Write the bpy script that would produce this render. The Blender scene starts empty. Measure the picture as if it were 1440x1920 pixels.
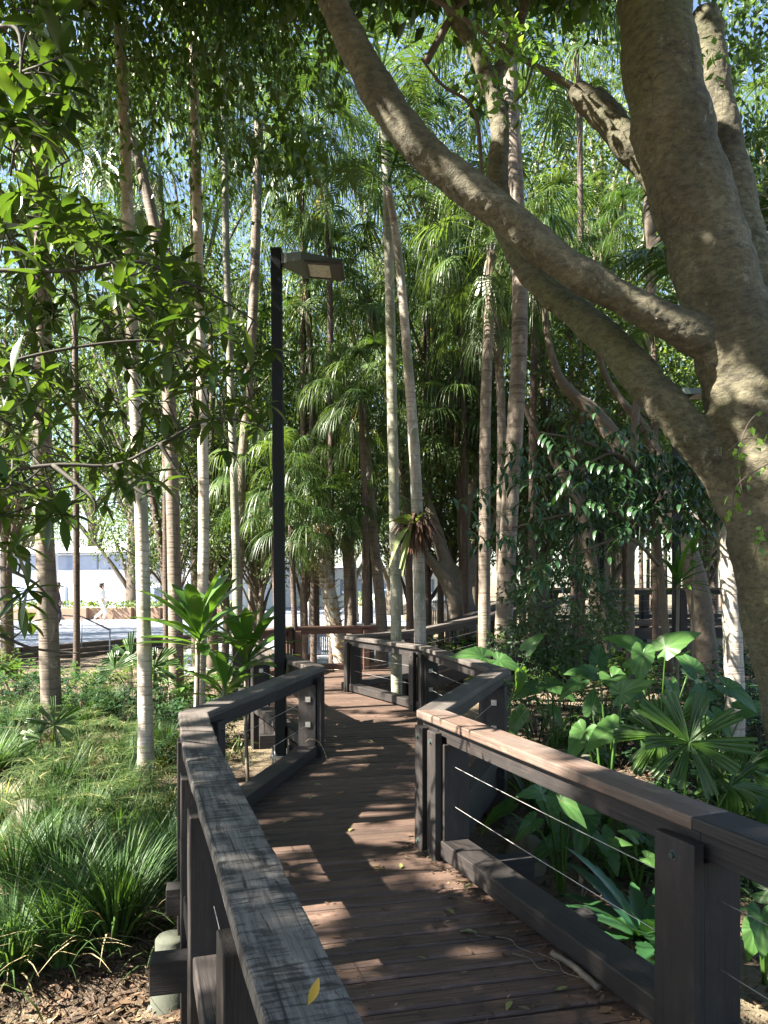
import bpy, math
import numpy as np
from mathutils import Vector, Matrix

SC = bpy.context.scene
COL = SC.collection
RNG = np.random.default_rng(7)

# ------------------------------------------------------------------ camera, sky, sun, exposure
F = 1390.0                      # focal length in photograph pixels (1440 wide)
EYE = 1.6
cd = bpy.data.cameras.new("camera")
cd.sensor_fit = 'HORIZONTAL'
cd.sensor_width = 36.0
cd.lens = 36.0 * F / 1440.0
cd.shift_y = 135.0 / 1440.0
cd.clip_start = 0.05
cd.clip_end = 2000.0
cam = bpy.data.objects.new("camera", cd)
cam.location = (0, 0, EYE)
cam.rotation_euler = (math.radians(90), 0, 0)
COL.objects.link(cam)
SC.camera = cam

S = np.array([-0.70, -0.21, 0.68]); S = S / np.linalg.norm(S)      # towards the sun
world = bpy.data.worlds.new("World")
SC.world = world
world.use_nodes = True
wn = world.node_tree.nodes
sky = wn.new('ShaderNodeTexSky')
sky.sky_type = 'NISHITA'
sky.sun_disc = False
sky.sun_elevation = math.asin(S[2])
sky.sun_rotation = math.atan2(S[0], S[1])
wn['Background'].inputs[1].default_value = 0.055
world.node_tree.links.new(sky.outputs[0], wn['Background'].inputs[0])
sl = bpy.data.lights.new("sun", 'SUN')
sl.energy = 5.0
sl.angle = math.radians(0.5)
sl.color = (1.0, 0.93, 0.82)
sun = bpy.data.objects.new("sun", sl)
sun.rotation_euler = Vector(S).to_track_quat('Z', 'Y').to_euler()
COL.objects.link(sun)
SC.view_settings.view_transform = 'Standard'
SC.view_settings.look = 'None'
SC.view_settings.exposure = 2.85
SC.view_settings.gamma = 1.0
SC.render.engine = 'CYCLES'
cy = SC.cycles
cy.max_bounces = 7
cy.diffuse_bounces = 4
cy.glossy_bounces = 2
cy.transmission_bounces = 4
cy.transparent_max_bounces = 4
cy.caustics_reflective = False
cy.caustics_refractive = False
cy.use_denoising = True
cy.sample_clamp_indirect = 8.0

# ------------------------------------------------------------------ helpers
def nrm(v):
    v = np.asarray(v, float)
    return v / np.maximum(np.linalg.norm(v, axis=-1, keepdims=True), 1e-9)

def pt(px, py, Y):
    """a point seen at a pixel of the 1440x1920 photograph, at depth Y metres"""
    return np.array([(px - 720) / F * Y, Y, EYE - (py - 1095) / F * Y])

def lerp(a, b, t):
    return a + (b - a) * t

class MB:
    """collects vertices and faces, and links them as one mesh object"""
    def __init__(s):
        s.V, s.Fq, s.Ft, s.R, s.n = [], [], [], [], 0
        s.Mq, s.Mt = [], []
    def add(s, V, Q=None, T=None, rnd=0.5, mat=0):
        V = np.asarray(V, float).reshape(-1, 3)
        s.V.append(V)
        r = np.asarray(rnd, float)
        s.R.append(np.broadcast_to(r, (len(V),)) if r.ndim == 0 else r)
        if Q is not None and len(Q):
            Q = np.asarray(Q, int).reshape(-1, 4); s.Fq.append(Q + s.n); s.Mq.append(np.full(len(Q), mat))
        if T is not None and len(T):
            T = np.asarray(T, int).reshape(-1, 3); s.Ft.append(T + s.n); s.Mt.append(np.full(len(T), mat))
        s.n += len(V)
    def mesh(s, name, mats, smooth=True):
        V = np.concatenate(s.V) if s.V else np.zeros((0, 3))
        Q = np.concatenate(s.Fq) if s.Fq else np.zeros((0, 4), int)
        T = np.concatenate(s.Ft) if s.Ft else np.zeros((0, 3), int)
        mi = np.concatenate(s.Mq + s.Mt) if (s.Mq or s.Mt) else np.zeros(0, int)
        me = bpy.data.meshes.new(name)
        me.vertices.add(len(V)); me.vertices.foreach_set('co', V.astype(np.float32).ravel())
        loops = np.concatenate([Q.ravel(), T.ravel()]).astype(np.int32)
        me.loops.add(len(loops)); me.loops.foreach_set('vertex_index', loops)
        nf = len(Q) + len(T)
        me.polygons.add(nf)
        ls = np.concatenate([np.arange(len(Q)) * 4, len(Q) * 4 + np.arange(len(T)) * 3]).astype(np.int32)
        me.polygons.foreach_set('loop_start', ls)
        me.polygons.foreach_set('material_index', mi.astype(np.int32))
        me.polygons.foreach_set('use_smooth', np.full(nf, smooth))
        at = me.attributes.new('rnd', 'FLOAT', 'POINT')
        at.data.foreach_set('value', (np.concatenate(s.R) if s.R else np.zeros(0)).astype(np.float32))
        me.update(calc_edges=True)
        for m in (mats if isinstance(mats, (list, tuple)) else [mats]):
            me.materials.append(m)
        return me
    def build(s, name, mats, parent=None, smooth=True, **kw):
        return link(name, s.mesh(name, mats, smooth), parent, **kw)

def link(name, me, parent=None, label=None, cat=None, group=None, kind=None, loc=None, rot=None, scale=None):
    o = bpy.data.objects.new(name, me)
    COL.objects.link(o)
    if parent is not None: o.parent = parent
    tag(o, label, cat, group, kind)
    if loc is not None: o.location = loc
    if rot is not None: o.rotation_euler = rot
    if scale is not None: o.scale = scale if hasattr(scale, '__len__') else (scale,) * 3
    return o

def tag(o, label=None, cat=None, group=None, kind=None):
    if label: o['label'] = label
    if cat: o['category'] = cat
    if group: o['group'] = group
    if kind: o['kind'] = kind
    return o

def thing(name, label, cat, loc=(0, 0, 0), rz=0.0, group=None, kind=None, scale=1.0):
    return link(name, None, None, label, cat, group, kind, loc, (0, 0, rz), scale)

def dup(src, loc, rz=0.0, scale=1.0, label=None, group=None, tilt=(0, 0)):
    r = src.copy(); COL.objects.link(r)
    r.location = loc; r.rotation_euler = (tilt[0], tilt[1], rz)
    r.scale = (scale,) * 3 if not hasattr(scale, '__len__') else scale
    if label: r['label'] = label
    if group: r['group'] = group
    for ch in list(src.children):
        c = ch.copy(); COL.objects.link(c); c.parent = r
        for g in list(ch.children):
            d = g.copy(); COL.objects.link(d); d.parent = c
    return r

def smooth_path(P, n, extra=None):
    """Catmull-Rom through the points (and through a per-point radius)"""
    P = np.asarray(P, float)
    k = len(P)
    Pe = np.vstack([2 * P[0] - P[1], P, 2 * P[-1] - P[-2]])
    t = np.linspace(0, k - 1 - 1e-9, n)
    i = t.astype(int); u = (t - i)[:, None]
    a, b, c, d = Pe[i], Pe[i + 1], Pe[i + 2], Pe[i + 3]
    return 0.5 * (2 * b + (c - a) * u + (2 * a - 5 * b + 4 * c - d) * u ** 2 + (3 * b - a - 3 * c + d) * u ** 3)

def tube(mb, P, R, seg=10, rnd=0.5, cap=True, wob=0.0, mat=0):
    P = np.asarray(P, float); k = len(P)
    R = np.broadcast_to(np.asarray(R, float), (k,))
    T = nrm(np.gradient(P, axis=0))
    ref = np.array([1.0, 0, 0]) if abs(T[0, 0]) < 0.8 else np.array([0, 1.0, 0])
    N = np.zeros_like(P); n = nrm(np.cross(np.cross(T[0], ref), T[0]))
    for i in range(k):
        n = nrm(n - T[i] * np.dot(n, T[i])); N[i] = n
    B = np.cross(T, N)
    a = np.linspace(0, 2 * math.pi, seg, endpoint=False)
    rr = R[:, None] * (1 + (RNG.normal(0, wob, (k, seg)) if wob else 0))
    V = P[:, None] + rr[..., None] * (np.cos(a)[None, :, None] * N[:, None] + np.sin(a)[None, :, None] * B[:, None])
    V = V.reshape(-1, 3)
    i = np.arange(k - 1)[:, None] * seg; j = np.arange(seg)[None]; j2 = (j + 1) % seg
    Q = np.stack([i + j, i + j2, i + seg + j2, i + seg + j], -1).reshape(-1, 4)
    Tt = None
    if cap:
        V = np.vstack([V, P[0], P[-1]])
        e = k * seg
        jj = np.arange(seg); jn = (jj + 1) % seg
        Tt = np.vstack([np.stack([jn, jj, np.full(seg, e)], -1), np.stack([(k - 1) * seg + jj, (k - 1) * seg + jn, np.full(seg, e + 1)], -1)])
    mb.add(V, Q, Tt, rnd, mat)

BOXQ = np.array([[0, 3, 2, 1], [4, 5, 6, 7], [0, 1, 5, 4], [1, 2, 6, 5], [2, 3, 7, 6], [3, 0, 4, 7]])
def box(mb, x0, x1, y0, y1, z0, z1, rnd=0.5, mat=0):
    V = [(x0, y0, z0), (x1, y0, z0), (x1, y1, z0), (x0, y1, z0), (x0, y0, z1), (x1, y0, z1), (x1, y1, z1), (x0, y1, z1)]
    mb.add(V, BOXQ, None, rnd, mat)

def bevel(o, w, seg=2):
    m = o.modifiers.new('bevel', 'BEVEL'); m.width = w; m.segments = seg; m.limit_method = 'ANGLE'
    return o

def strands(mb, B, D0, D1, L, W, m=4, prof=(0.5, 1.0, 0.9, 0.6, 0.05), WV=None, fold=0.0, rnd=None, curve=1.0, mat=0):
    """n curved strips (blades, leaflets, whole leaves): from B along D0 bending to D1, length L, width W with a width profile;
    fold > 0 raises both edges against the midrib"""
    B = np.atleast_2d(B).astype(float); n = len(B)
    D0 = nrm(np.broadcast_to(D0, (n, 3))); D1 = nrm(np.broadcast_to(D1, (n, 3)))
    L = np.broadcast_to(np.asarray(L, float), (n,)); W = np.broadcast_to(np.asarray(W, float), (n,))
    t = (np.arange(m) + 0.5) / m
    tt = (t ** curve)[None, :, None]
    D = nrm(D0[:, None] * (1 - tt) + D1[:, None] * tt)
    steps = D * (L / m)[:, None, None]
    P = np.concatenate([B[:, None], B[:, None] + np.cumsum(steps, 1)], 1)            # n, m+1, 3
    TD = np.concatenate([D[:, :1], (D[:, :-1] + D[:, 1:]) / 2, D[:, -1:]], 1)
    if WV is None:
        up = np.zeros((n, 3)); up[:, 2] = 1
        WV = np.cross(D0 + D1 * 0.3, up)
        bad = np.linalg.norm(WV, axis=1) < 0.15
        if bad.any():
            WV[bad] = np.cross(D0[bad], RNG.normal(size=(bad.sum(), 3)))
    WV = nrm(np.broadcast_to(WV, (n, 3)))
    w = np.interp(np.linspace(0, 1, m + 1), np.linspace(0, 1, len(prof)), prof)
    off = WV[:, None] * (W[:, None] * w[None] * 0.5)[..., None]
    if rnd is None: rnd = RNG.random(n)
    rnd = np.broadcast_to(rnd, (n,))
    if fold:
        Nn = nrm(np.cross(TD, WV[:, None])) * -1
        sgn = np.sign(Nn[..., 2:3]); sgn[sgn == 0] = 1
        Nn = Nn * sgn
        up = Nn * (W[:, None] * w[None] * 0.5 * fold)[..., None]
        V = np.stack([P - off + up, P, P + off + up], 2); c = 3
    else:
        V = np.stack([P - off, P + off], 2); c = 2
    V = V.reshape(n, -1, 3)
    i = np.arange(m)[:, None] * c; j = np.arange(c - 1)[None]
    q = np.stack([i + j, i + j + 1, i + j + c + 1, i + j + c], -1).reshape(-1, 4)
    kv = (m + 1) * c
    Q = (q[None] + (np.arange(n) * kv)[:, None, None]).reshape(-1, 4)
    mb.add(V.reshape(-1, 3), Q, None, np.repeat(rnd, kv), mat)
    return P

def rdirs(n, zmin=-1.0, zmax=1.0):
    z = RNG.uniform(zmin, zmax, n); a = RNG.uniform(0, 2 * math.pi, n); r = np.sqrt(np.maximum(0, 1 - z * z))
    return np.stack([r * np.cos(a), r * np.sin(a), z], -1)

def small_leaves(mb, P, D, L, W, rnd=None, mat=0):
    """n pointed leaves, each of two triangles folded along the midrib"""
    n = len(P); D = nrm(D)
    L = np.broadcast_to(np.asarray(L, float), (n,)); W = np.broadcast_to(np.asarray(W, float), (n,))
    sd = nrm(np.cross(D, RNG.normal(size=(n, 3)))); nn = np.cross(D, sd)
    a = P + D * (L * 0.42)[:, None]
    up = nn * (W * 0.16)[:, None]
    V = np.stack([P, a - sd * (W / 2)[:, None] + up, P + D * L[:, None] - up * 0.6, a + sd * (W / 2)[:, None] + up], 1)
    o = (np.arange(n) * 4)[:, None]
    T = np.concatenate([o + np.array([[0, 2, 1]]), o + np.array([[0, 3, 2]])])
    if rnd is None: rnd = RNG.random(n)
    mb.add(V.reshape(-1, 3), None, T, np.repeat(np.broadcast_to(rnd, (n,)), 4), mat)

# ------------------------------------------------------------------ where the sun gets through the canopy
HOLES = []      # (point, radius): leaves of the overhead canopy leave these lines towards the sun open
def hole(p, r): HOLES.append((np.asarray(p, float), r))
def in_hole(P, soft=0.0):
    """True for the points that would shade one of the sunlit places"""
    out = np.zeros(len(P), bool)
    for c, r in HOLES:
        d = P - c
        t = d @ S
        q = np.linalg.norm(d - t[:, None] * S, axis=1)
        out |= (t > 0.05) & (q < r)
    return out

# ------------------------------------------------------------------ materials
def mat_new(name):
    m = bpy.data.materials.new(name); m.use_nodes = True
    nt = m.node_tree
    return m, nt, nt.nodes, nt.links, nt.nodes['Principled BSDF']

def N(nt, kind, **kw):
    n = nt.nodes.new(kind)
    for k, v in kw.items():
        if k in n.inputs.keys(): n.inputs[k].default_value = v
        else: setattr(n, k, v)
    return n

def ramp(nt, fac, stops):
    r = nt.nodes.new('ShaderNodeValToRGB')
    e = r.color_ramp.elements
    while len(e) < len(stops): e.new(0.5)
    for x, (p, c) in zip(e, stops):
        x.position = p; x.color = (*c, 1)
    nt.links.new(fac, r.inputs[0])
    return r.outputs[0]

def mapped(nt, scale, coord='Object'):
    tc = nt.nodes.new('ShaderNodeTexCoord'); mp = nt.nodes.new('ShaderNodeMapping')
    mp.inputs['Scale'].default_value = scale
    nt.links.new(tc.outputs[coord], mp.inputs[0])
    return mp.outputs[0]

def noise(nt, vec, scale, detail=4.0, rough=0.55, dist=0.0):
    n = nt.nodes.new('ShaderNodeTexNoise')
    n.inputs['Scale'].default_value = scale; n.inputs['Detail'].default_value = detail
    n.inputs['Roughness'].default_value = rough; n.inputs['Distortion'].default_value = dist
    nt.links.new(vec, n.inputs['Vector'])
    return n.outputs['Fac']

def mixc(nt, fac, a, b, mode='MIX'):
    n = nt.nodes.new('ShaderNodeMix'); n.data_type = 'RGBA'; n.blend_type = mode
    for s, v in ((n.inputs[0], fac), (n.inputs[6], a), (n.inputs[7], b)):
        if hasattr(v, 'is_linked') or hasattr(v, 'links'): nt.links.new(v, s)
        elif hasattr(v, '__len__'): s.default_value = (*v[:3], 1)
        else: s.default_value = v
    return n.outputs[2]

def bump(nt, bsdf, h, strength=0.4, dist=0.01):
    b = nt.nodes.new('ShaderNodeBump')
    b.inputs['Strength'].default_value = strength; b.inputs['Distance'].default_value = dist
    nt.links.new(h, b.inputs['Height']); nt.links.new(b.outputs[0], bsdf.inputs['Normal'])

def leaf_mat(name, dark, light, trans=0.35, rough=0.38, tcol=None, spec=0.5, odd=None):
    m, nt, nd, lk, b = mat_new(name)
    at = N(nt, 'ShaderNodeAttribute', attribute_name='rnd')
    st = [(0.0, dark), (0.85, light)]
    if odd: st += [(0.93, light), (0.97, odd)]
    col = ramp(nt, at.outputs['Fac'], st)
    v = noise(nt, mapped(nt, (1, 1, 1)), 14, 2)
    col2 = mixc(nt, v, mixc(nt, 1.0, col, (0.72, 0.75, 0.7), 'MULTIPLY'), col)
    sp_ = noise(nt, mapped(nt, (1, 1, 1)), 26, 3, 0.6)
    col2 = mixc(nt, ramp(nt, sp_, [(0.66, (0, 0, 0)), (0.72, (0.8, 0.8, 0.8))]), col2, (0.13, 0.10, 0.035))
    lk.new(col2, b.inputs['Base Color'])
    b.inputs['Roughness'].default_value = rough
    b.inputs['Specular IOR Level'].default_value = spec
    wv = noise(nt, mapped(nt, (1, 1, 1)), 60, 3); bump(nt, b, wv, 0.25, 0.004)
    tr = nd.new('ShaderNodeBsdfTranslucent')
    tc = mixc(nt, 1.0, col2, tcol or (1.9, 1.8, 0.7), 'MULTIPLY')
    lk.new(tc, tr.inputs[0])
    mx = nd.new('ShaderNodeMixShader'); mx.inputs[0].default_value = trans
    lk.new(b.outputs[0], mx.inputs[1]); lk.new(tr.outputs[0], mx.inputs[2])
    lk.new(mx.outputs[0], nd['Material Output'].inputs[0])
    return m

def timber_mat(name, dark, light, saw=0.0, rough=0.65, grey=None):
    """grain along local X; saw: marks across the board"""
    m, nt, nd, lk, b = mat_new(name)
    at = N(nt, 'ShaderNodeAttribute', attribute_name='rnd')
    oi = nd.new('ShaderNodeObjectInfo')
    g1 = noise(nt, mapped(nt, (1.2, 28, 28)), 3, 6, 0.6, 0.4)
    g2 = noise(nt, mapped(nt, (0.6, 3, 3)), 2.2, 4, 0.6)
    col = ramp(nt, g1, [(0.3, dark), (0.72, light)])
    if grey:
        col = mixc(nt, ramp(nt, g2, [(0.42, (0, 0, 0)), (0.62, (1, 1, 1))]), col, grey)
    h = g1
    c3 = noise(nt, mapped(nt, (0.9, 38, 38)), 1.3, 3, 0.55, 1.0)
    ck0 = ramp(nt, c3, [(0.30, (0.18, 0.18, 0.18)), (0.36, (1, 1, 1))])
    col = mixc(nt, 1.0, col, ck0, 'MULTIPLY')
    w1 = noise(nt, mapped(nt, (2.5, 6, 6)), 2.0, 6, 0.7)
    col = mixc(nt, ramp(nt, w1, [(0.55, (0, 0, 0)), (0.7, (0.55, 0.55, 0.55))]), col, tuple(min(.4, x * 1.9) for x in light))
    if saw:
        s1 = noise(nt, mapped(nt, (42, 5.0, 5.0)), 1.0, 4, 0.66, 0.9)
        s2 = noise(nt, mapped(nt, (3.0, 11, 3)), 1.2, 5, 0.6, 0.6)
        s3 = noise(nt, mapped(nt, (2.4, 55, 55)), 1.5, 3, 0.6, 1.4)
        ma = N(nt, 'ShaderNodeMath', operation='MULTIPLY_ADD'); lk.new(s2, ma.inputs[0]); ma.inputs[1].default_value = 0.85
        lk.new(s1, ma.inputs[2])
        f = ramp(nt, ma.outputs[0], [(0.82, (0, 0, 0)), (0.98, (1, 1, 1))])
        col = mixc(nt, f, mixc(nt, 1.0, col, (0.20, 0.2, 0.22), 'MULTIPLY'), col)
        ck = ramp(nt, s3, [(0.33, (0.12, 0.12, 0.12)), (0.41, (1, 1, 1))])
        col = mixc(nt, saw, col, mixc(nt, 1.0, col, ck, 'MULTIPLY'))
        mh = N(nt, 'ShaderNodeMath', operation='ADD'); lk.new(f, mh.inputs[0]); lk.new(g1, mh.inputs[1])
        h = mh.outputs[0]
    var = mixc(nt, oi.outputs['Random'], (0.8, 0.8, 0.8), (1.15, 1.12, 1.1))
    col = mixc(nt, 1.0, col, var, 'MULTIPLY')
    var2 = mixc(nt, at.outputs['Fac'], (0.72, 0.72, 0.72), (1.28, 1.25, 1.22))
    col = mixc(nt, 1.0, col, var2, 'MULTIPLY')
    lk.new(col, b.inputs['Base Color'])
    b.inputs['Roughness'].default_value = rough
    bump(nt, b, h, 0.55, 0.006)
    return m

def plain_mat(name, col, rough=0.5, metal=0.0, var=0.0, vs=6, bumpy=0.0):
    m, nt, nd, lk, b = mat_new(name)
    b.inputs['Roughness'].default_value = rough; b.inputs['Metallic'].default_value = metal
    f = noise(nt, mapped(nt, (1, 1, 1)), vs, 5)
    c = mixc(nt, f, tuple(x * (1 - var) for x in col), tuple(min(1, x * (1 + var)) for x in col))
    lk.new(c, b.inputs['Base Color'])
    if bumpy: bump(nt, b, f, bumpy, 0.02)
    return m

def palm_bark(name, a, b2, ring, moss=None):
    """ringed palm trunk: scars run round the stem"""
    m, nt, nd, lk, b = mat_new(name)
    r1 = noise(nt, mapped(nt, (1.2, 1.2, 26)), 1.0, 3, 0.6, 0.3)
    r2 = noise(nt, mapped(nt, (5, 5, 2.2)), 1.5, 5, 0.65)
    col = ramp(nt, r2, [(0.3, a), (0.7, b2)])
    line = ramp(nt, r1, [(0.36, ring), (0.46, (1, 1, 1))])
    col = mixc(nt, 0.75, col, mixc(nt, 1.0, col, line, 'MULTIPLY'))
    if moss:
        mo = noise(nt, mapped(nt, (3, 3, 0.9)), 1.3, 5, 0.6)
        col = mixc(nt, ramp(nt, mo, [(0.5, (0, 0, 0)), (0.62, (1, 1, 1))]), col, moss)
    li = noise(nt, mapped(nt, (4, 4, 1.6)), 2.2, 6, 0.7, 0.5)
    col = mixc(nt, ramp(nt, li, [(0.56, (0, 0, 0)), (0.66, (0.7, 0.7, 0.7))]), col, tuple(min(.62, x * 1.7 + .05) for x in b2))
    oi = nd.new('ShaderNodeObjectInfo')
    col = mixc(nt, 1.0, col, mixc(nt, oi.outputs['Random'], (0.75, 0.75, 0.75), (1.15, 1.12, 1.08)), 'MULTIPLY')
    lk.new(col, b.inputs['Base Color']); b.inputs['Roughness'].default_value = 0.8
    bump(nt, b, r1, 0.8, 0.015)
    return m

def fig_bark():
    m, nt, nd, lk, b = mat_new('fig_bark')
    v = mapped(nt, (1, 1, 1))
    n1 = noise(nt, v, 1.8, 7, 0.68, 0.3)
    n2 = noise(nt, mapped(nt, (1, 1, 2.0)), 16, 7, 0.75, 0.6)
    n3 = noise(nt, v, 0.8, 4, 0.6)
    n4 = noise(nt, mapped(nt, (1.2, 1.2, 0.8)), 5.5, 5, 0.7, 1.2)
    col = ramp(nt, n1, [(0.3, (0.045, 0.039, 0.022)), (0.5, (0.105, 0.092, 0.053)), (0.72, (0.19, 0.17, 0.112))])
    col = mixc(nt, ramp(nt, n3, [(0.46, (0, 0, 0)), (0.62, (0.9, 0.9, 0.9))]), col, (0.088, 0.088, 0.034))
    sp = ramp(nt, n2, [(0.36, (0.4, 0.4, 0.4)), (0.6, (1.15, 1.15, 1.15))])
    col = mixc(nt, 1.0, col, sp, 'MULTIPLY')
    dk = ramp(nt, n4, [(0.30, (0.35, 0.33, 0.3)), (0.40, (1, 1, 1))])
    col = mixc(nt, 0.85, col, mixc(nt, 1.0, col, dk, 'MULTIPLY'))
    lc = noise(nt, v, 7.5, 6, 0.75, 0.4)
    col = mixc(nt, ramp(nt, lc, [(0.60, (0, 0, 0)), (0.66, (0.55, 0.55, 0.55))]), col, (0.26, 0.25, 0.19))
    lk.new(col, b.inputs['Base Color']); b.inputs['Roughness'].default_value = 0.8
    ad = N(nt, 'ShaderNodeMath', operation='MULTIPLY_ADD'); lk.new(n4, ad.inputs[0]); ad.inputs[1].default_value = 1.4; lk.new(n2, ad.inputs[2])
    bump(nt, b, ad.outputs[0], 0.9, 0.016)
    return m

M = {}
M['deck'] = timber_mat('deck_timber', (0.044, 0.027, 0.020), (0.14, 0.092, 0.068), rough=0.6)
M['dark'] = timber_mat('dark_timber', (0.004, 0.0034, 0.003), (0.026, 0.0195, 0.017), rough=0.65, grey=(0.019, 0.016, 0.0148))
M['tar'] = timber_mat('blackened_timber', (0.004, 0.0035, 0.0035), (0.016, 0.013, 0.012), rough=0.8)
M['weather'] = timber_mat('weathered_timber', (0.08, 0.073, 0.066), (0.225, 0.208, 0.186), saw=0.95, rough=0.75)
M['brown'] = timber_mat('brown_timber', (0.06, 0.04, 0.03), (0.14, 0.095, 0.072), rough=0.6, grey=(0.11, 0.088, 0.075))
M['capgrey'] = timber_mat('grey_timber', (0.03, 0.026, 0.023), (0.08, 0.068, 0.059), rough=0.7, grey=(0.09, 0.079, 0.071))
M['red'] = timber_mat('red_timber', (0.06, 0.032, 0.022), (0.13, 0.068, 0.046), rough=0.6)
M['steel'] = plain_mat('steel', (0.55, 0.55, 0.54), 0.35, 1.0)
M['cable'] = plain_mat('cable_steel', (0.55, 0.53, 0.5), 0.4, 0.6)
M['navy'] = plain_mat('dark_green_paint', (0.004, 0.006, 0.007), 0.6, 0.0, 0.2)
M['lampgrey'] = plain_mat('lamp_grey_green', (0.045, 0.06, 0.052), 0.45, 0.0, 0.3)
M['concrete'] = plain_mat('pier_concrete', (0.055, 0.06, 0.042), 0.85, 0, 0.35, 8, 0.5)
M['stone'] = plain_mat('mossy_stone', (0.13, 0.125, 0.085), 0.9, 0, 0.55, 5, 0.8)
M['fig'] = fig_bark()
M['palmA'] = palm_bark('palm_bark_pale', (0.27, 0.23, 0.19), (0.48, 0.43, 0.37), (0.38, 0.34, 0.30), (0.20, 0.20, 0.14))
M['palmB'] = palm_bark('palm_bark_brown', (0.095, 0.075, 0.056), (0.22, 0.18, 0.14), (0.35, 0.3, 0.26))
M['palmC'] = palm_bark('palm_bark_green', (0.13, 0.14, 0.09), (0.27, 0.27, 0.2), (0.4, 0.4, 0.35), (0.30, 0.29, 0.24))
M['palmD'] = palm_bark('palm_bark_dark', (0.045, 0.03, 0.022), (0.10, 0.07, 0.05), (0.4, 0.36, 0.33))
M['shaft'] = plain_mat('crownshaft_green', (0.12, 0.17, 0.06), 0.5, 0, 0.3)
M['fibre'] = plain_mat('palm_fibre', (0.10, 0.055, 0.032), 0.9, 0, 0.5, 20)
M['branch'] = plain_mat('branch_bark', (0.085, 0.066, 0.045), 0.8, 0, 0.4, 12, 0.4)
M['branchpale'] = plain_mat('pale_branch_bark', (0.14, 0.115, 0.085), 0.8, 0, 0.4, 9, 0.4)
M['twig'] = plain_mat('dark_twig', (0.035, 0.03, 0.02), 0.8)
M['magnolia'] = leaf_mat('whorl_leaf', (0.024, 0.056, 0.011), (0.075, 0.13, 0.024), 0.4, 0.34, odd=(0.22, 0.24, 0.05))
M['figleaf'] = leaf_mat('fig_leaf', (0.03, 0.065, 0.014), (0.09, 0.16, 0.032), 0.38, 0.38)
M['bright'] = leaf_mat('young_leaf', (0.09, 0.19, 0.03), (0.17, 0.30, 0.05), 0.45, 0.4)
M['bgleaf'] = leaf_mat('background_leaf', (0.035, 0.075, 0.018), (0.12, 0.185, 0.045), 0.42, 0.45)
M['bgleaf2'] = leaf_mat('background_leaf_dark', (0.028, 0.06, 0.018), (0.09, 0.145, 0.04), 0.38, 0.48)
M['bgleaf3'] = leaf_mat('background_leaf_pale', (0.055, 0.10, 0.028), (0.17, 0.24, 0.075), 0.4, 0.45)
M['fan'] = leaf_mat('fan_palm_leaf', (0.03, 0.068, 0.02), (0.10, 0.16, 0.046), 0.35, 0.42, odd=(0.30, 0.25, 0.13))
M['feather'] = leaf_mat('feather_palm_leaf', (0.028, 0.066, 0.022), (0.08, 0.14, 0.045), 0.28, 0.32, odd=(0.22, 0.19, 0.08))
M['gloss'] = leaf_mat('glossy_dark_leaf', (0.016, 0.046, 0.02), (0.05, 0.105, 0.042), 0.2, 0.26, spec=0.7, tcol=(1.8, 2.0, 0.8))
M['ear'] = leaf_mat('elephant_ear_leaf', (0.026, 0.08, 0.024), (0.08, 0.175, 0.042), 0.38, 0.42, tcol=(2.4, 2.1, 0.6))
M['cordy'] = leaf_mat('cordyline_leaf', (0.045, 0.11, 0.02), (0.10, 0.20, 0.038), 0.35, 0.3)
M['cycad'] = leaf_mat('licuala_leaf', (0.032, 0.08, 0.01), (0.06, 0.125, 0.016), 0.35, 0.38)
M['fern'] = leaf_mat('nest_fern_leaf', (0.016, 0.06, 0.026), (0.035, 0.10, 0.036), 0.25, 0.32)
M['shrub'] = leaf_mat('ground_shrub_leaf', (0.03, 0.075, 0.02), (0.10, 0.19, 0.04), 0.35, 0.38)
M['feathery'] = leaf_mat('fine_shrub_leaf', (0.02, 0.048, 0.018), (0.06, 0.11, 0.04), 0.3, 0.5)
M['grass'] = leaf_mat('grass_blade', (0.03, 0.062, 0.014), (0.11, 0.16, 0.045), 0.3, 0.55, odd=(0.42, 0.34, 0.17))
M['tuss'] = leaf_mat('tussock_blade', (0.03, 0.08, 0.02), (0.085, 0.17, 0.045), 0.3, 0.55)
M['straw'] = leaf_mat('dry_blade', (0.22, 0.17, 0.08), (0.42, 0.34, 0.2), 0.2, 0.7, tcol=(1.2, 1.1, 0.8))
M['litter'] = leaf_mat('dead_leaf', (0.03, 0.018, 0.011), (0.15, 0.09, 0.052), 0.1, 0.75, tcol=(1.2, 1, 0.7), odd=(0.38, 0.27, 0.16))
M['yellow'] = leaf_mat('yellow_leaf', (0.45, 0.26, 0.03), (0.55, 0.36, 0.06), 0.2, 0.45, tcol=(1.1, 1, 0.7))
M['palegreen'] = leaf_mat('fallen_green_leaf', (0.16, 0.20, 0.06), (0.35, 0.33, 0.13), 0.2, 0.5, tcol=(1.1, 1.1, 0.7))
M['stag'] = leaf_mat('staghorn_leaf', (0.15, 0.21, 0.06), (0.25, 0.31, 0.1), 0.35, 0.5, tcol=(1.4, 1.4, 0.7))
# ------------------------------------------------------------------ ground, plaza
def gz(x, y):
    x = np.asarray(x, float); y = np.asarray(y, float)
    base = np.interp(y, [-6, 3, 4, 7, 10, 15, 19, 24, 60], [-1.0, -0.95, -0.9, -0.62, -0.34, -0.34, -0.5, -0.45, -0.3])
    right = np.interp(y, [-6, 4, 6, 9, 14, 20, 60], [-0.75, -0.7, -0.62, -0.5, -0.4, -0.2, 0.2])
    k = np.clip((x - 0.0) / 1.6, 0, 1)
    h = base * (1 - k) + right * k
    return h + 0.05 * np.sin(x * 1.7 + 0.6 * y) * np.cos(y * 1.3 - 0.4 * x) + 0.03 * np.sin(3.1 * x + 1.0) * np.sin(2.7 * y)

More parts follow.
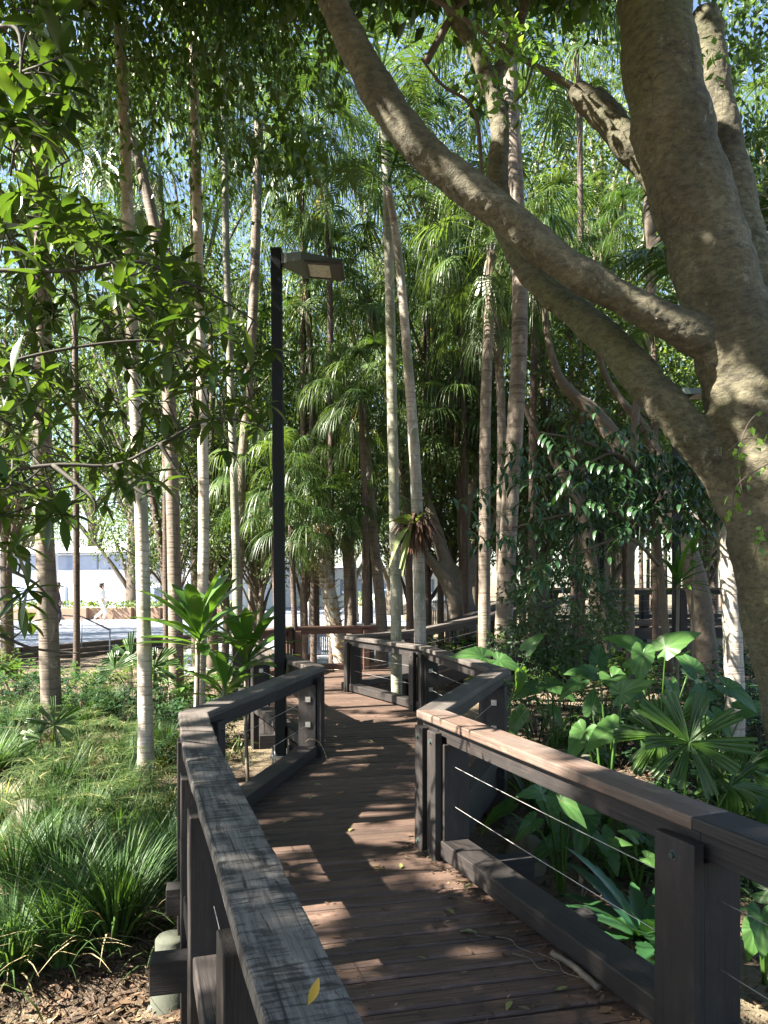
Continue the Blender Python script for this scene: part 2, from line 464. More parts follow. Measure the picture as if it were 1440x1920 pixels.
def soil_mat():
    m, nt, nd, lk, b = mat_new('soil')
    v = mapped(nt, (1, 1, 1))
    n1 = noise(nt, v, 0.9, 5, 0.6); n2 = noise(nt, v, 22, 6, 0.7); n3 = noise(nt, v, 90, 3, 0.6)
    col = ramp(nt, n2, [(0.3, (0.035, 0.024, 0.015)), (0.5, (0.095, 0.066, 0.042)), (0.7, (0.21, 0.155, 0.10))])
    col = mixc(nt, ramp(nt, n1, [(0.42, (0, 0, 0)), (0.62, (1, 1, 1))]), col, mixc(nt, n2, (0.12, 0.095, 0.05), (0.30, 0.24, 0.15)))
    lk.new(col, b.inputs['Base Color']); b.inputs['Roughness'].default_value = 0.95
    ad = N(nt, 'ShaderNodeMath', operation='ADD'); lk.new(n2, ad.inputs[0]); lk.new(n3, ad.inputs[1])
    bump(nt, b, ad.outputs[0], 1.0, 0.03)
    return m
M['soil'] = soil_mat()
u = np.linspace(-1, 1, 181)
gx = np.sign(u) * (np.abs(u) * 18 + np.abs(u) ** 6 * 280)
w = np.linspace(0, 1, 181)
gy = -12 + w * 46 + w ** 7 * 320
X, Yg = np.meshgrid(gx, gy)
Z = gz(X, Yg)
mb = MB()
i = np.arange(180)[:, None] * 181; j = np.arange(180)[None]
mb.add(np.stack([X, Yg, Z], -1).reshape(-1, 3), np.stack([i + j, i + j + 1, i + j + 182, i + j + 181], -1).reshape(-1, 4))
mb.build('ground', M['soil'], kind='structure', label='brown soil of the garden under the plants', cat='ground')

def pave_mat():
    m, nt, nd, lk, b = mat_new('plaza_paving')
    v = mapped(nt, (1, 1, 1))
    br = nd.new('ShaderNodeTexBrick'); lk.new(v, br.inputs['Vector'])
    br.inputs['Scale'].default_value = 1.0; br.inputs['Brick Width'].default_value = 1.2; br.inputs['Row Height'].default_value = 0.6
    br.inputs['Mortar Size'].default_value = 0.012
    br.inputs['Color1'].default_value = (0.20, 0.22, 0.27, 1); br.inputs['Color2'].default_value = (0.26, 0.28, 0.33, 1); br.inputs['Mortar'].default_value = (0.2, 0.2, 0.2, 1)  # darkened blue-grey: the plaza's shade is put into the paving colour
    n1 = noise(nt, v, 1.2, 4)
    lk.new(mixc(nt, 1.0, br.outputs[0], mixc(nt, n1, (0.8, 0.8, 0.82), (1.1, 1.1, 1.1)), 'MULTIPLY'), b.inputs['Base Color'])
    b.inputs['Roughness'].default_value = 0.7
    return m
M['pave'] = pave_mat()
PZ = -0.15
def plaza_edge(x):      # the garden side of the plaza
    return np.interp(x, [-60, -12, -10, -8, -5, -2, 1, 4], [15, 19, 20.5, 24, 27.5, 30, 31, 33])
mb = MB()
ex = np.concatenate([np.linspace(-90, -14, 12), np.linspace(-12, 4, 20)])
near = np.stack([ex, plaza_edge(ex), np.full(len(ex), PZ)], -1)
far = near.copy(); far[:, 1] = 120; far[:, 0] = near[:, 0] * 1.3
lowr = near.copy(); lowr[:, 2] = -0.42
k = len(ex)
V = np.vstack([near, far, lowr]); a = np.arange(k - 1)
mb.add(V, np.vstack([np.stack([a, a + 1, k + a + 1, k + a], -1), np.stack([2 * k + a, 2 * k + a + 1, a + 1, a], -1)]))
mb.build('plaza', M['pave'], smooth=False, kind='structure', label='shade-toned blue-grey paving of the open plaza', cat='plaza')

# ------------------------------------------------------------------ the sunlit places
for p, r in [(pt(700, 1520, 5.2), .20), (pt(690, 1575, 4.75), .22), (pt(745, 1560, 4.8), .18), (pt(660, 1540, 4.95), .12),
             (pt(540, 1590, 4.49), .09), (pt(570, 1585, 4.5), .06), (pt(510, 1580, 4.58), .05), (pt(620, 1700, 3.68), .13), (pt(650, 1690, 3.72), .07), (pt(600, 1720, 3.55), .08),
             (pt(650, 1310, 10.3), .55), (pt(690, 1345, 8.9), .3), (pt(600, 1270, 12.6), .6), (pt(640, 1265, 12.9), .5),
             (pt(370, 1370, 3.95), .14), (pt(365, 1400, 3.6), .13), (pt(375, 1345, 4.3), .12),
             (pt(850, 1350, 4.2), .13), (pt(920, 1380, 3.75), .17), (pt(990, 1410, 3.45), .16), (pt(1050, 1430, 3.2), .13), (pt(820, 1400, 4.4), .14), (pt(840, 1480, 4.25), .12), (pt(760, 1500, 5.0), .16),
             (pt(1000, 1450, 3.45), .10), (pt(900, 1410, 3.9), .10),
             (pt(1400, 690, 4.75), .15), (pt(1300, 640, 4.85), .14), (pt(1380, 780, 4.7), .12), (pt(1280, 830, 5.1), .08), (pt(1180, 760, 5.1), .05),
             (pt(1190, 280, 5.2), .2), (pt(1110, 200, 5.3), .12), (pt(1345, 200, 5.5), .2), (pt(1330, 80, 5.5), .2), (pt(930, 230, 5.8), .2), (pt(910, 130, 5.8), .14), (pt(800, 280, 4.8), .08),
             (pt(1110, 1385, 6.5), .3), (pt(1150, 1370, 6.3), .25), (pt(1150, 1560, 5.0), .22), (pt(1190, 1620, 4.8), .2), (pt(1130, 1770, 4.3), .12), (pt(1080, 1330, 8.0), .35), (pt(1160, 1280, 7.5), .2), (pt(1270, 1200, 7.2), .25), (pt(1190, 1200, 7.2), .2),
             (pt(1365, 1150, 8.0), .35), (pt(1370, 1250, 8.0), .25), (pt(1350, 1030, 8.0), .2), (pt(1310, 1480, 5.4), .15),
             (pt(1060, 1520, 5.0), .12), (pt(700, 1235, 10.5), .35), (pt(900, 1235, 7.6), .25), (pt(790, 1210, 9.4), .25),
             (pt(245, 700, 7.7), .3), (pt(250, 850, 7.7), .3), (pt(262, 1000, 7.7), .3), (pt(268, 1130, 7.7), .25), (pt(235, 500, 7.7), .25), (pt(270, 1330, 7.7), .12), (pt(272, 1420, 7.7), .1),
             (pt(375, 700, 9.0), .3), (pt(377, 850, 9.0), .3), (pt(378, 1000, 9.0), .35), (pt(372, 1250, 9.0), .35),
             (pt(430, 620, 13), .4), (pt(440, 850, 13), .4), (pt(80, 650, 10), .2), (pt(85, 1000, 10), .15),
             (pt(640, 1150, 14.5), .5), (pt(770, 640, 10), .12), (pt(790, 1050, 10), .2), (pt(785, 850, 10), .15), (pt(935, 700, 12), .25), (pt(965, 760, 11), .15), (pt(940, 1180, 11), .15)]:
    hole(p, r)
hole(pt(372, 1170, 7.6), .32); hole(pt(350, 1220, 7.5), .2); hole(pt(462, 1215, 7.9), .3); hole(pt(1290, 1390, 4.9), .12); hole(pt(1240, 1240, 7.3), .25); hole(pt(1000, 1520, 5.2), .1)
hole(pt(810, 1450, 4.3), .14); hole(pt(835, 1560, 4.2), .1); hole(pt(800, 1380, 4.35), .1); hole(pt(860, 1580, 4.1), .08); hole(pt(1000, 1440, 3.4), .1)
for px, py, Y, r in [(1380, 850, 4.7, .07), (1345, 520, 4.75, .08), (1300, 400, 4.75, .07), (1255, 200, 4.7, .08), (1230, 80, 4.65, .07), (1150, 548, 4.8, .06), (1000, 450, 4.75, .08), (860, 330, 4.7, .07), (720, 185, 4.7, .07), (1200, 690, 5.05, .07), (1090, 585, 5.3, .06), (1395, 1000, 4.75, .08), (1350, 930, 4.8, .06), (1330, 600, 4.75, .06), (1420, 1150, 4.75, .07)]: hole(pt(px, py, Y), r)
# the sunny garden left of the boardwalk
for px, py, r in [(80, 1560, .35), (200, 1540, .3), (150, 1450, .4), (250, 1560, .3), (60, 1480, .35), (120, 1680, .35), (220, 1720, .3), (60, 1790, .3), (190, 1830, .2),
                  (300, 1600, .2), (230, 1400, .35), (150, 1390, .3), (60, 1640, .35), (280, 1830, .2), (90, 1400, .3), (320, 1520, .25), (180, 1610, .3), (300, 1450, .25), (200, 1260, .6), (300, 1250, .5), (60, 1260, .5), (130, 1320, .4)]:
    yy = np.linspace(3, 22, 400); d = 1095 + (EYE - gz((px - 720) / F * yy, yy)) * F / yy
    Y = yy[np.argmin(np.abs(d - py))]
    hole(pt(px, py, Y) + [0, 0, .15], r)

# ------------------------------------------------------------------ boardwalk
LS, LM, LJ, L0, L1, L2, L3, F0, F1 = (-.9, -1.5), (.03, .86), (-.86, 3.5), (-1.165, 4.52), (-.65, 7.05), (-1.6, 9.3), (-2.3, 11.6), (-1.75, 13.6), (-.2, 14.0)
RS, RJ, R0, R1, R2, R3, B1, B2, B3 = (2.6, -1.25), (1.11, 2.52), (.29, 4.60), (1.06, 6.85), (.52, 9.3), (-.55, 11.2), (.5, 12.6), (2.0, 14.3), (4.9, 16.8)
FB = (1.3, 15.4)
DU = nrm(np.array([.976, .216])); DV = np.array([-DU[1], DU[0]])

def clip_rows(poly, u, v, v0, v1):
    """the interval along u of the polygon at heights v0, v1"""
    P = np.array(poly); U = P @ u; Vv = P @ v
    def cut(h):
        xs = []
        for a in range(len(P)):
            b = (a + 1) % len(P)
            if (Vv[a] - h) * (Vv[b] - h) < 0:
                t = (h - Vv[a]) / (Vv[b] - Vv[a]); xs.append(U[a] + t * (U[b] - U[a]))
        return sorted(xs)
    return cut(v0), cut(v1)

def decking(name, poly, parent, u, v, z=0.0, bw=0.101, gap=0.014, th=0.07):
    """boards laid along u over a polygon; the object's local X runs along the boards"""
    mb = MB(); P = np.array(poly); Vv = P @ v
    h = Vv.min() + 0.01
    while h < Vv.max() - 0.02:
        wd = bw + RNG.uniform(-.002, .002)
        c0, c1 = clip_rows(poly, u, v, h + .001, h + wd)
        if len(c0) == len(c1) and len(c0) >= 2:
            for q in range(0, len(c0) - 1, 2):
                a0, b0, a1, b1 = c0[q], c0[q + 1], c1[q], c1[q + 1]
                zt = RNG.uniform(-.0025, .0015); r = RNG.random()
                cuts = [0, 1] if b0 - a0 < 2.2 else [0, RNG.uniform(.3, .7), 1]
                for s0, s1 in zip(cuts[:-1], cuts[1:]):
                    r = RNG.random()
                    e = .002 if s1 < 1 else 0
                    xa0, xb0 = lerp(a0, b0, s0), lerp(a0, b0, s1) - e; xa1, xb1 = lerp(a1, b1, s0), lerp(a1, b1, s1) - e
                    bv = .009
                    V = [(xa0, h, zt - bv), (xb0, h, zt - bv), (xb1, h + wd, zt - bv), (xa1, h + wd, zt - bv),
                         (xa0, h + bv, zt), (xb0, h + bv, zt), (xb1, h + wd - bv, zt), (xa1, h + wd - bv, zt),
                         (xa0, h, -th), (xb0, h, -th), (xb1, h + wd, -th), (xa1, h + wd, -th)]
                    Q = [(4, 5, 6, 7), (0, 1, 5, 4), (1, 2, 6, 5), (2, 3, 7, 6), (3, 0, 4, 7), (8, 9, 1, 0), (9, 10, 2, 1), (10, 11, 3, 2), (11, 8, 0, 3)]
                    mb.add(V, Q, None, r)
                for uu in np.arange(math.ceil((a0 + .05) / .55) * .55, b0 - .05, .55):
                    for f in (.27, .73):
                        c_ = np.array([uu + RNG.normal(0, .004), h + wd * f]); a_ = np.arange(6) * math.pi / 3
                        mb.add(np.vstack([np.stack([c_[0] + .0042 * np.cos(a_), c_[1] + .0042 * np.sin(a_), np.full(6, zt + .0007)], -1), [[*c_, zt + .0007]]]), None, [(q_, (q_ + 1) % 6, 6) for q_ in range(6)], .2, 1)
        h += wd + gap
    o = mb.build(name, [M['deck'], M['tar']], parent, smooth=False)
    o.rotation_euler = (0, 0, math.atan2(u[1], u[0])); o.location = (0, 0, z)
    return o

def beam(name, p0, p1, width, height, mat, parent, e0=(0, 0), e1=(0, 0), bev=0.006, label=None, rnd=0.5, sub=0, warp=0.0):
    """a timber whose TOP centre line runs from p0 to p1; e0, e1 = how far its left and right edges run past each end"""
    p0 = np.array(p0, float); p1 = np.array(p1, float)
    d = p1 - p0; L = np.linalg.norm(d); x = d / L
    y = nrm(np.cross([0, 0, 1.0], x)) if abs(x[2]) < .95 else np.array([0, 1.0, 0])
    z = np.cross(x, y)
    h = width / 2
    k = max(2, sub + 2)
    s = np.linspace(0, 1, k)
    xl = lerp(-e0[0], L + e1[0], s); xr = lerp(-e0[1], L + e1[1], s)
    wl = RNG.normal(0, warp, k) if warp else np.zeros(k); wr = RNG.normal(0, warp, k) if warp else np.zeros(k); wz = RNG.normal(0, warp, k) * .5 if warp else np.zeros(k)
    V = np.concatenate([np.stack([xr, -h + wr, wz], -1), np.stack([xl, h + wl, wz], -1), np.stack([xr, -h + wr, wz - height], -1), np.stack([xl, h + wl, wz - height], -1)])
    i = np.arange(k - 1)
    Q = np.vstack([np.stack([i, i + 1, k + i + 1, k + i], -1), np.stack([2 * k + i, 3 * k + i, 3 * k + i + 1, 2 * k + i + 1], -1),
                   np.stack([2 * k + i, 2 * k + i + 1, i + 1, i], -1), np.stack([k + i, k + i + 1, 3 * k + i + 1, 3 * k + i], -1),
                   [[0, k, 3 * k, 2 * k]], [[k - 1, 3 * k - 1 - 0, 4 * k - 1, 2 * k - 1]]])
    Q[-1] = [k - 1, 3 * k - 1, 4 * k - 1, 2 * k - 1]
    mb = MB(); mb.add(V, Q, None, rnd)
    o = mb.build(name, mat, parent, smooth=False, label=label)
    o.matrix_world = Matrix(((x[0], y[0], z[0], p0[0]), (x[1], y[1], z[1], p0[1]), (x[2], y[2], z[2], p0[2]), (0, 0, 0, 1)))
    if bev: bevel(o, bev)
    return o

walk = thing('boardwalk', 'zigzag timber boardwalk of dark brown boards through the garden', 'boardwalk', kind='structure')
decking('decking', [LS, LM, LJ, L0, L1, L2, L3, F0, F1, FB, B1, R3, R2, R1, R0, RJ, RS], walk, DU, DV)
ru = nrm(np.array(FB) - np.array(B1)); rv = np.array([ru[1], -ru[0]])
# the ramp and lookout at the back right
def ramp_boards():
    mb = MB(); a0, a1 = np.array([*B1, 0.0]), np.array([*FB, 0.0]); b0, b1 = np.array([*B3, .68]), np.array([4.2, 19.2, .68])
    n = 36
    for q in range(n):
        s0, s1 = q / n, (q + .94) / n
        V = [lerp(a0, b0, s0), lerp(a0, b0, s1), lerp(a1, b1, s1), lerp(a1, b1, s0)]
        V = np.array(V); mb.add(np.vstack([V - [0, 0, .004 + .035], V - [0, 0, .004]]), BOXQ, None, RNG.random())
    c0, c1 = np.array([9.5, 17.3, .68]), np.array([9.5, 20, .68])
    for q in range(n):
        s0, s1 = q / n, (q + .94) / n
        V = np.array([lerp(b0, c0, s0), lerp(b0, c0, s1), lerp(b1, c1, s1), lerp(b1, c1, s0)])
        mb.add(np.vstack([V - [0, 0, .004 + .035], V - [0, 0, .004]]), BOXQ, None, RNG.random())
    return mb.build('ramp_decking', M['deck'], walk, smooth=False)
ramp_boards()

def edge_run(nodes, zs=None, drop=.24):
    for q in range(len(nodes) - 1):
        z0 = zs[q] if zs else 0; z1 = zs[q + 1] if zs else 0
        beam('edge_beam', (*nodes[q], z0 - .04), (*nodes[q + 1], z1 - .04), .05, drop, M['dark'], walk, bev=0)
edge_run([LS, LM, LJ, L0, L1, L2, L3, F0, F1]); edge_run([RS, RJ, R0, R1, R2, R3, B1, B2, B3], [0, 0, 0, 0, 0, 0, 0, .2, .68])
for (x, y), ln in [((-.86, 3.42), 2.2), ((-1.02, 4.22), 2.2), ((-.9, 6.0), 1.8), ((-1.2, 8.4), 2.2), ((-1.9, 10.4), 2.0)]:
    p = np.array([x, y, -.10]) - np.array([*DU, 0]) * .21
    beam('bearer', p, p + np.array([*DU, 0]) * ln, .115, .15, M['tar'], walk, bev=.004)
beam('bearer', (4.8, 16.75, .6), (9.5, 17.25, .6), .06, .26, M['dark'], walk, bev=0)

def lathe(mb, prof, seg=20, c=(0, 0, 0), rnd=.5, mat=0):
    prof = np.array(prof, float); a = np.linspace(0, 2 * math.pi, seg, endpoint=False)
    V = np.stack([prof[:, None, 0] * np.cos(a), prof[:, None, 0] * np.sin(a), np.broadcast_to(prof[:, None, 1], (len(prof), seg))], -1).reshape(-1, 3) + np.array(c)
    i = np.arange(len(prof) - 1)[:, None] * seg; j = np.arange(seg)[None]; j2 = (j + 1) % seg
    mb.add(V, np.stack([i + j, i + j2, i + seg + j2, i + seg + j], -1).reshape(-1, 4), None, rnd, mat)
mb = MB(); lathe(mb, [(.0, 0), (.08, 0), (.092, -.015), (.092, -.13), (.118, -.14), (.12, -.6), (.12, -.8)])
o = mb.build('concrete_pier', M['concrete'], label='round concrete pier beside the grass tussock under the boardwalk edge', cat='pier', loc=(-1.245, 4.34, -.46))

# ------------------------------------------------------------------ railings
HR = .82
def railing(name, label, nodes, inner, caps, zs=None, posts=None, wood='dark', cables=True, warp=0.0, closed_ends=(0, 0), skip_kick=(), ends_out=(0, 0), brackets=(), spans={}, near=None):
    """a timber railing along the plan nodes; inner = +1 when the deck lies on the left of the direction of travel"""
    nodes = [np.array(n, float) for n in nodes]; zs = zs or [0.0] * len(nodes)
    root = thing(name, label, 'railing', (0, 0, 0))
    k = len(nodes)
    dirs = [nrm(nodes[q + 1] - nodes[q]) for q in range(k - 1)]
    def turn(q):
        a = dirs[q - 1]; b = dirs[q]
        return math.atan2(a[0] * b[1] - a[1] * b[0], a @ b)
    def offs(width, q, end):      # how far left, right edges run past the end of segment q
        idx = q + 1 if end else q
        if idx == 0 or idx == k - 1: return (ends_out[1 if end else 0],) * 2
        t = math.tan(turn(idx) / 2) * width / 2
        return (-t - .001, t - .001)
    for q in range(k - 1):
        a, b = nodes[q], nodes[q + 1]; d = dirs[q]; L = np.linalg.norm(b - a); nl = np.array([-d[1], d[0]]) * inner
        z0, z1 = zs[q], zs[q + 1]
        P = lambda s, off, h: np.array([*(a + d * s + nl * off), lerp(z0, z1, s / L) + h])
        beam('cap_rail', P(0, 0, HR), P(L, 0, HR), .17, .048, M[caps[q]], root, offs(.17, q, 0), offs(.17, q, 1), .008, sub=14 if warp else 0, warp=warp, rnd=RNG.uniform(.35, .65))
        beam('under_rail', P(0, 0, HR - .05), P(L, 0, HR - .05), .09, .095, M[wood], root, offs(.09, q, 0), offs(.09, q, 1), .004)
        if q not in skip_kick:
            beam('kick_rail', P(0, 0, .118), P(L, 0, .118), .165, .10, M[wood], root, offs(.165, q, 0), offs(.165, q, 1), .008)
        ps = posts[q] if posts and posts[q] is not None else ([.16, L - .16] if L > .9 else [])
        if posts is None or posts[q] is None:
            if L > 3.1: ps = [.16, L / 2, L - .16]
        for s in ps:
            c = P(s, 0, 0)
            bz = min(float(gz(c[0], c[1])) - .05, c[2] - .3)
            big = near is not None and q == near[0] and s == ps[near[1]]
            hw, bw_ = (.085, .092) if big else (.075, .055)
            p0 = P(s, -.012, HR - .147)
            po = beam('post', (p0[0] - d[0] * hw, p0[1] - d[1] * hw, p0[2]), (p0[0] + d[0] * hw, p0[1] + d[1] * hw, p0[2]), .165, p0[2] - bz, M[wood], root, bev=0)
            post_grain(po, .14, p0[2] - bz)
            p1 = P(s, .0965, HR - .08)
            bo = beam('batten', (p1[0] - d[0] * bw_, p1[1] - d[1] * bw_, p1[2]), (p1[0] + d[0] * bw_, p1[1] + d[1] * bw_, p1[2]), .046, p1[2] - (c[2] - .10), M[wood], root, bev=0)
            post_grain(bo, .046, p1[2] - (c[2] - .10))
            if name == 'timber_railing' and q < 5 and wood == 'dark':
                for h in (.05, HR - .14):
                    mbk = MB(); lathe(mbk, [(.0, .012), (.011, .012), (.011, .001), (.019, .001), (.019, -.004)], 6); e = P(s, .1205, h)
                    bt = mbk.build('bolt', M['lampgrey'], root, smooth=False); bt.matrix_world = Matrix.Translation(e) @ Vector((nl[0], nl[1], 0)).to_track_quat('Z', 'Y').to_matrix().to_4x4()
            if q in brackets and s == ps[-1]:
                for h in (.31, .54):
                    mbk = MB(); box(mbk, -.024, .024, -.006, .012, h - .024, h + .024); bk = mbk.build('cable_bracket', M['steel'], root, smooth=False)
                    bk.location = P(s - .078, 0, 0); bk.rotation_euler = (0, 0, math.atan2(d[1], d[0]) + math.pi / 2)
        if cables and (len(ps) > 1 or q in spans):
            c0, c1 = spans.get(q, (ps[0], ps[-1]))
            for h in (.31, .54):
                mbc = MB(); pp = [P(lerp(c0, c1, t), 0, h - .006 * math.sin(math.pi * t)) for t in np.linspace(0, 1, 9)]
                tube(mbc, pp, .0017, 6); mbc.build('cable', M['cable'], root)
    return root

def post_grain(o, width, height):
    """turn an upright timber's own axes so that its local X, the grain, runs up"""
    R = Matrix.Rotation(-math.pi / 2, 4, 'Y')
    o.data.transform(R.inverted()); o.matrix_world = o.matrix_world @ R
    bevel(o, .005)

left = railing('timber_railing', 'left railing with the cracked grey cap beam running past the camera to the lamp post', [LS, LM, LJ, L0, L1, L2, L3], -1,
               ['weather', 'weather', 'capgrey', 'capgrey', 'capgrey', 'capgrey'], posts=[None, [.5, 1.15, 2.30], [.12, .98], None, None, None], warp=.0022, wood='dark', brackets=(3, 4))
right = railing('timber_railing', 'right railing with the sun-striped brown cap, zigzagging round the palm opening', [RS, RJ, R0, R1, R2, R3, B1, B2, B3], 1,
                ['dark', 'brown', 'capgrey', 'capgrey', 'capgrey', 'capgrey', 'capgrey', 'capgrey'], zs=[0, 0, 0, 0, 0, 0, 0, .2, .68], wood='dark',
                brackets=(2, 3), spans={0: (.3, 4.05), 1: (0, 2.0)}, near=(1, 0), posts=[[.3, 2.2], [.045, 1.98, 2.16], None, None, None, None, None, None])
farr = railing('timber_railing', 'short reddish-brown railing in the sun at the far bend of the boardwalk', [L3, F0, F1], -1, ['red', 'red'], wood='red', ends_out=(-.12, .08))
look = railing('lookout_railing', 'dark railing of the raised lookout deck behind the elephant ears', [B3, (7.0, 17.05), (9.5, 17.3)], 1, ['capgrey', 'capgrey'], zs=[.68, .68, .68], ends_out=(-.1, 0))
look2 = railing('lookout_railing', 'dark railing along the back edge of the raised lookout deck', [FB, (4.2, 19.2), (9.5, 20)], -1, ['capgrey', 'capgrey'], zs=[0, .68, .68])

# ------------------------------------------------------------------ lamp
M['navy'].node_tree.nodes['Principled BSDF'].inputs['Specular IOR Level'].default_value = .25
lamp = thing('street_lamp', 'tall dark square lamp post with a flat floodlight head on a short arm', 'street lamp', (-1.07, 7.7, 0))
lamp.rotation_euler = (0, math.radians(-0.55), 0)
mb = MB(); box(mb, -.055, .055, -.055, .055, -.16, 5.06); bevel(mb.build('pole', M['navy'], lamp, smooth=False), .008)
mb = MB(); box(mb, -.035, .035, -.0585, -.0555, .55, .85); mb.build('access_hatch', M['navy'], lamp, smooth=False)
mb = MB(); box(mb, -.06, .06, -.06, .06, 5.061, 5.075); mb.build('pole_cap', M['lampgrey'], lamp, smooth=False)
mb = MB(); box(mb, -.1, .1, -.1, .1, -.19, -.165)
for sx in (-.075, .075):
    for sy in (-.075, .075): lathe(mb, [(.0, -.09), (.012, -.09), (.012, -.165), (.0, -.165)][::-1], 8, (sx, sy, 0)); lathe(mb, [(.008, -.5), (.008, -.19)], 8, (sx, sy, 0))
mb.build('base_plate', M['steel'], lamp, smooth=False)
mb = MB()
x0, x1, x2 = .056, .28, .70; za, zb = 4.98, 4.93
V = [(x0, -.05, za - .07), (x0, .05, za - .07), (x1, .23, zb - .06), (x1, -.23, zb - .06), (x0, -.05, za + .03), (x0, .05, za + .03), (x1, .23, zb + .02), (x1, -.23, zb + .02)]
mb.add(V, [(0, 1, 2, 3), (4, 7, 6, 5), (0, 3, 7, 4), (1, 5, 6, 2), (0, 4, 5, 1)])
V = [(x1, -.23, zb - .06), (x1, .23, zb - .06), (x2, .23, zb - .095), (x2, -.23, zb - .095), (x1, -.23, zb + .02), (x1, .23, zb + .02), (x2, .22, zb - .06), (x2, -.22, zb - .06)]
mb.add(V, [(4, 7, 6, 5), (0, 3, 7, 4), (1, 5, 6, 2), (3, 2, 6, 7), (0, 1, 2, 3)])
head = mb.build('lamp_head', M['lampgrey'], lamp, smooth=False)
mb = MB()
fr = lambda xx, yy, dz: (xx, yy, lerp(zb - .06, zb - .095, (xx - x1) / (x2 - x1)) - dz)
xi0, xi1 = x1 + .03, x2 - .02
for (a0, a1, b0, b1) in [(xi0, xi0 + .025, -.205, .205), (xi1 - .12, xi1, -.205, .205), (xi0 + .025, xi1 - .12, -.205, -.15), (xi0 + .025, xi1 - .12, .175, .205)]:
    V = [fr(a0, b0, .012), fr(a1, b0, .012), fr(a1, b1, .012), fr(a0, b1, .012), fr(a0, b0, -.002), fr(a1, b0, -.002), fr(a1, b1, -.002), fr(a0, b1, -.002)]
    mb.add(V, BOXQ)
mb.build('bezel', plain_mat('lamp_bezel', (.03, .028, .026), .5), head, smooth=False)
mb = MB(); mb.add([fr(xi0 + .025, -.15, .004), fr(xi1 - .12, -.15, .004), fr(xi1 - .12, .175, .004), fr(xi0 + .025, .175, .004)], [(0, 1, 2, 3)])
mg, nt, nd, lk, b = mat_new('lamp_glass')
vo = nd.new('ShaderNodeTexVoronoi'); vo.inputs['Scale'].default_value = 38; lk.new(mapped(nt, (1, 1, 1)), vo.inputs['Vector'])
lk.new(ramp(nt, vo.outputs['Distance'], [(0.0, (.8, .76, .72)), (.5, (.62, .59, .56)), (1, (.42, .4, .38))]), b.inputs['Base Color']); b.inputs['Roughness'].default_value = .12; b.inputs['Metallic'].default_value = .0
mb.build('lens', mg, head, smooth=False)

# ------------------------------------------------------------------ the big fig
def limb_tubes(limbs, name, mat, parent, voxel=.015, seg=18):
    mb = MB()
    for pts in limbs:
        A = np.array([[*pt(*p[:3]), p[3]] for p in pts])
        n = max(8, len(pts) * 7)
        Sm = smooth_path(A, n)
        P, R = Sm[:, :3], np.maximum(Sm[:, 3], .008)
        R = R * (1 + .035 * np.sin(np.arange(n) * .9 + RNG.uniform(0, 6)) + RNG.normal(0, .012, n))
        tube(mb, P, R, seg, wob=.012)
    o = mb.build(name, mat, parent)
    if voxel:
        m = o.modifiers.new('join', 'REMESH'); m.mode = 'VOXEL'; m.voxel_size = voxel; m.use_smooth_shade = True
        s = o.modifiers.new('soften', 'SMOOTH'); s.factor = .5; s.iterations = 6
        tx = bpy.data.textures.new('bark_lumps', 'CLOUDS'); tx.noise_scale = .16; tx.noise_depth = 3
        dm = o.modifiers.new('lumps', 'DISPLACE'); dm.texture = tx; dm.strength = .024; dm.mid_level = .5
        ty = bpy.data.textures.new('bark_wrinkles', 'MARBLE'); ty.noise_scale = .09; ty.turbulence = 14; ty.noise_depth = 3
        dn = o.modifiers.new('wrinkles', 'DISPLACE'); dn.texture = ty; dn.strength = .006; dn.mid_level = .5
        dg = bpy.context.evaluated_depsgraph_get()
        me = bpy.data.meshes.new_from_object(o.evaluated_get(dg))
        o.modifiers.clear(); o.data = me
        me.polygons.foreach_set('use_smooth', np.ones(len(me.polygons), bool))
    return o
fig = thing('fig_tree', 'big grey-brown fig tree leaning in from the right over the railing', 'tree', (0, 0, 0))
FIG_MAIN = [(1640, 1740, 5.0, .50), (1575, 1500, 5.0, .39), (1525, 1300, 5.0, .355), (1478, 1100, 5.0, .34), (1455, 950, 5.0, .33), (1436, 830, 5.0, .34), (1405, 700, 5.0, .33), (1356, 560, 5.0, .275), (1312, 420, 4.98, .27), (1270, 280, 4.95, .265), (1242, 140, 4.9, .255), (1226, 0, 4.88, .24), (1215, -180, 4.85, .235), (1215, -420, 4.8, .2)]
FIG_LIMBS = [
    FIG_MAIN,
    [(1420, 720, 5.0, .2), (1345, 655, 4.95, .165), (1270, 612, 4.9, .14), (1180, 566, 4.9, .128), (1050, 490, 4.85, .132), (930, 392, 4.8, .138), (800, 290, 4.8, .135), (722, 190, 4.8, .137), (668, 95, 4.8, .125), (622, -10, 4.8, .118), (600, -160, 4.8, .1), (590, -330, 4.8, .08)],
    [(1440, 1020, 5.05, .22), (1358, 885, 5.1, .175), (1275, 790, 5.1, .152), (1215, 722, 5.15, .147), (1148, 645, 5.3, .132), (1070, 578, 5.5, .118), (1005, 525, 5.6, .108), (955, 440, 5.75, .11), (932, 345, 5.8, .10), (937, 240, 5.8, .082), (908, 132, 5.8, .078), (858, 40, 5.8, .06), (800, -60, 5.8, .05)],
    [(922, 160, 5.8, .06), (948, 108, 5.85, .055), (985, 5, 5.9, .045), (1000, -100, 5.9, .04)],
    [(1330, 480, 5.05, .2), (1245, 340, 5.2, .14), (1185, 275, 5.25, .122), (1125, 210, 5.3, .105), (1083, 172, 5.3, .085), (1076, 163, 5.3, .05)],
    [(1200, 290, 5.3, .08), (1150, 205, 5.4, .06), (1115, 170, 5.4, .045)],
    [(1470, 760, 5.15, .26), (1425, 600, 5.35, .22), (1390, 450, 5.5, .19), (1370, 330, 5.55, .165), (1348, 210, 5.55, .135), (1330, 90, 5.55, .13), (1322, 28, 5.55, .12), (1321, 20, 5.55, .06)],
]
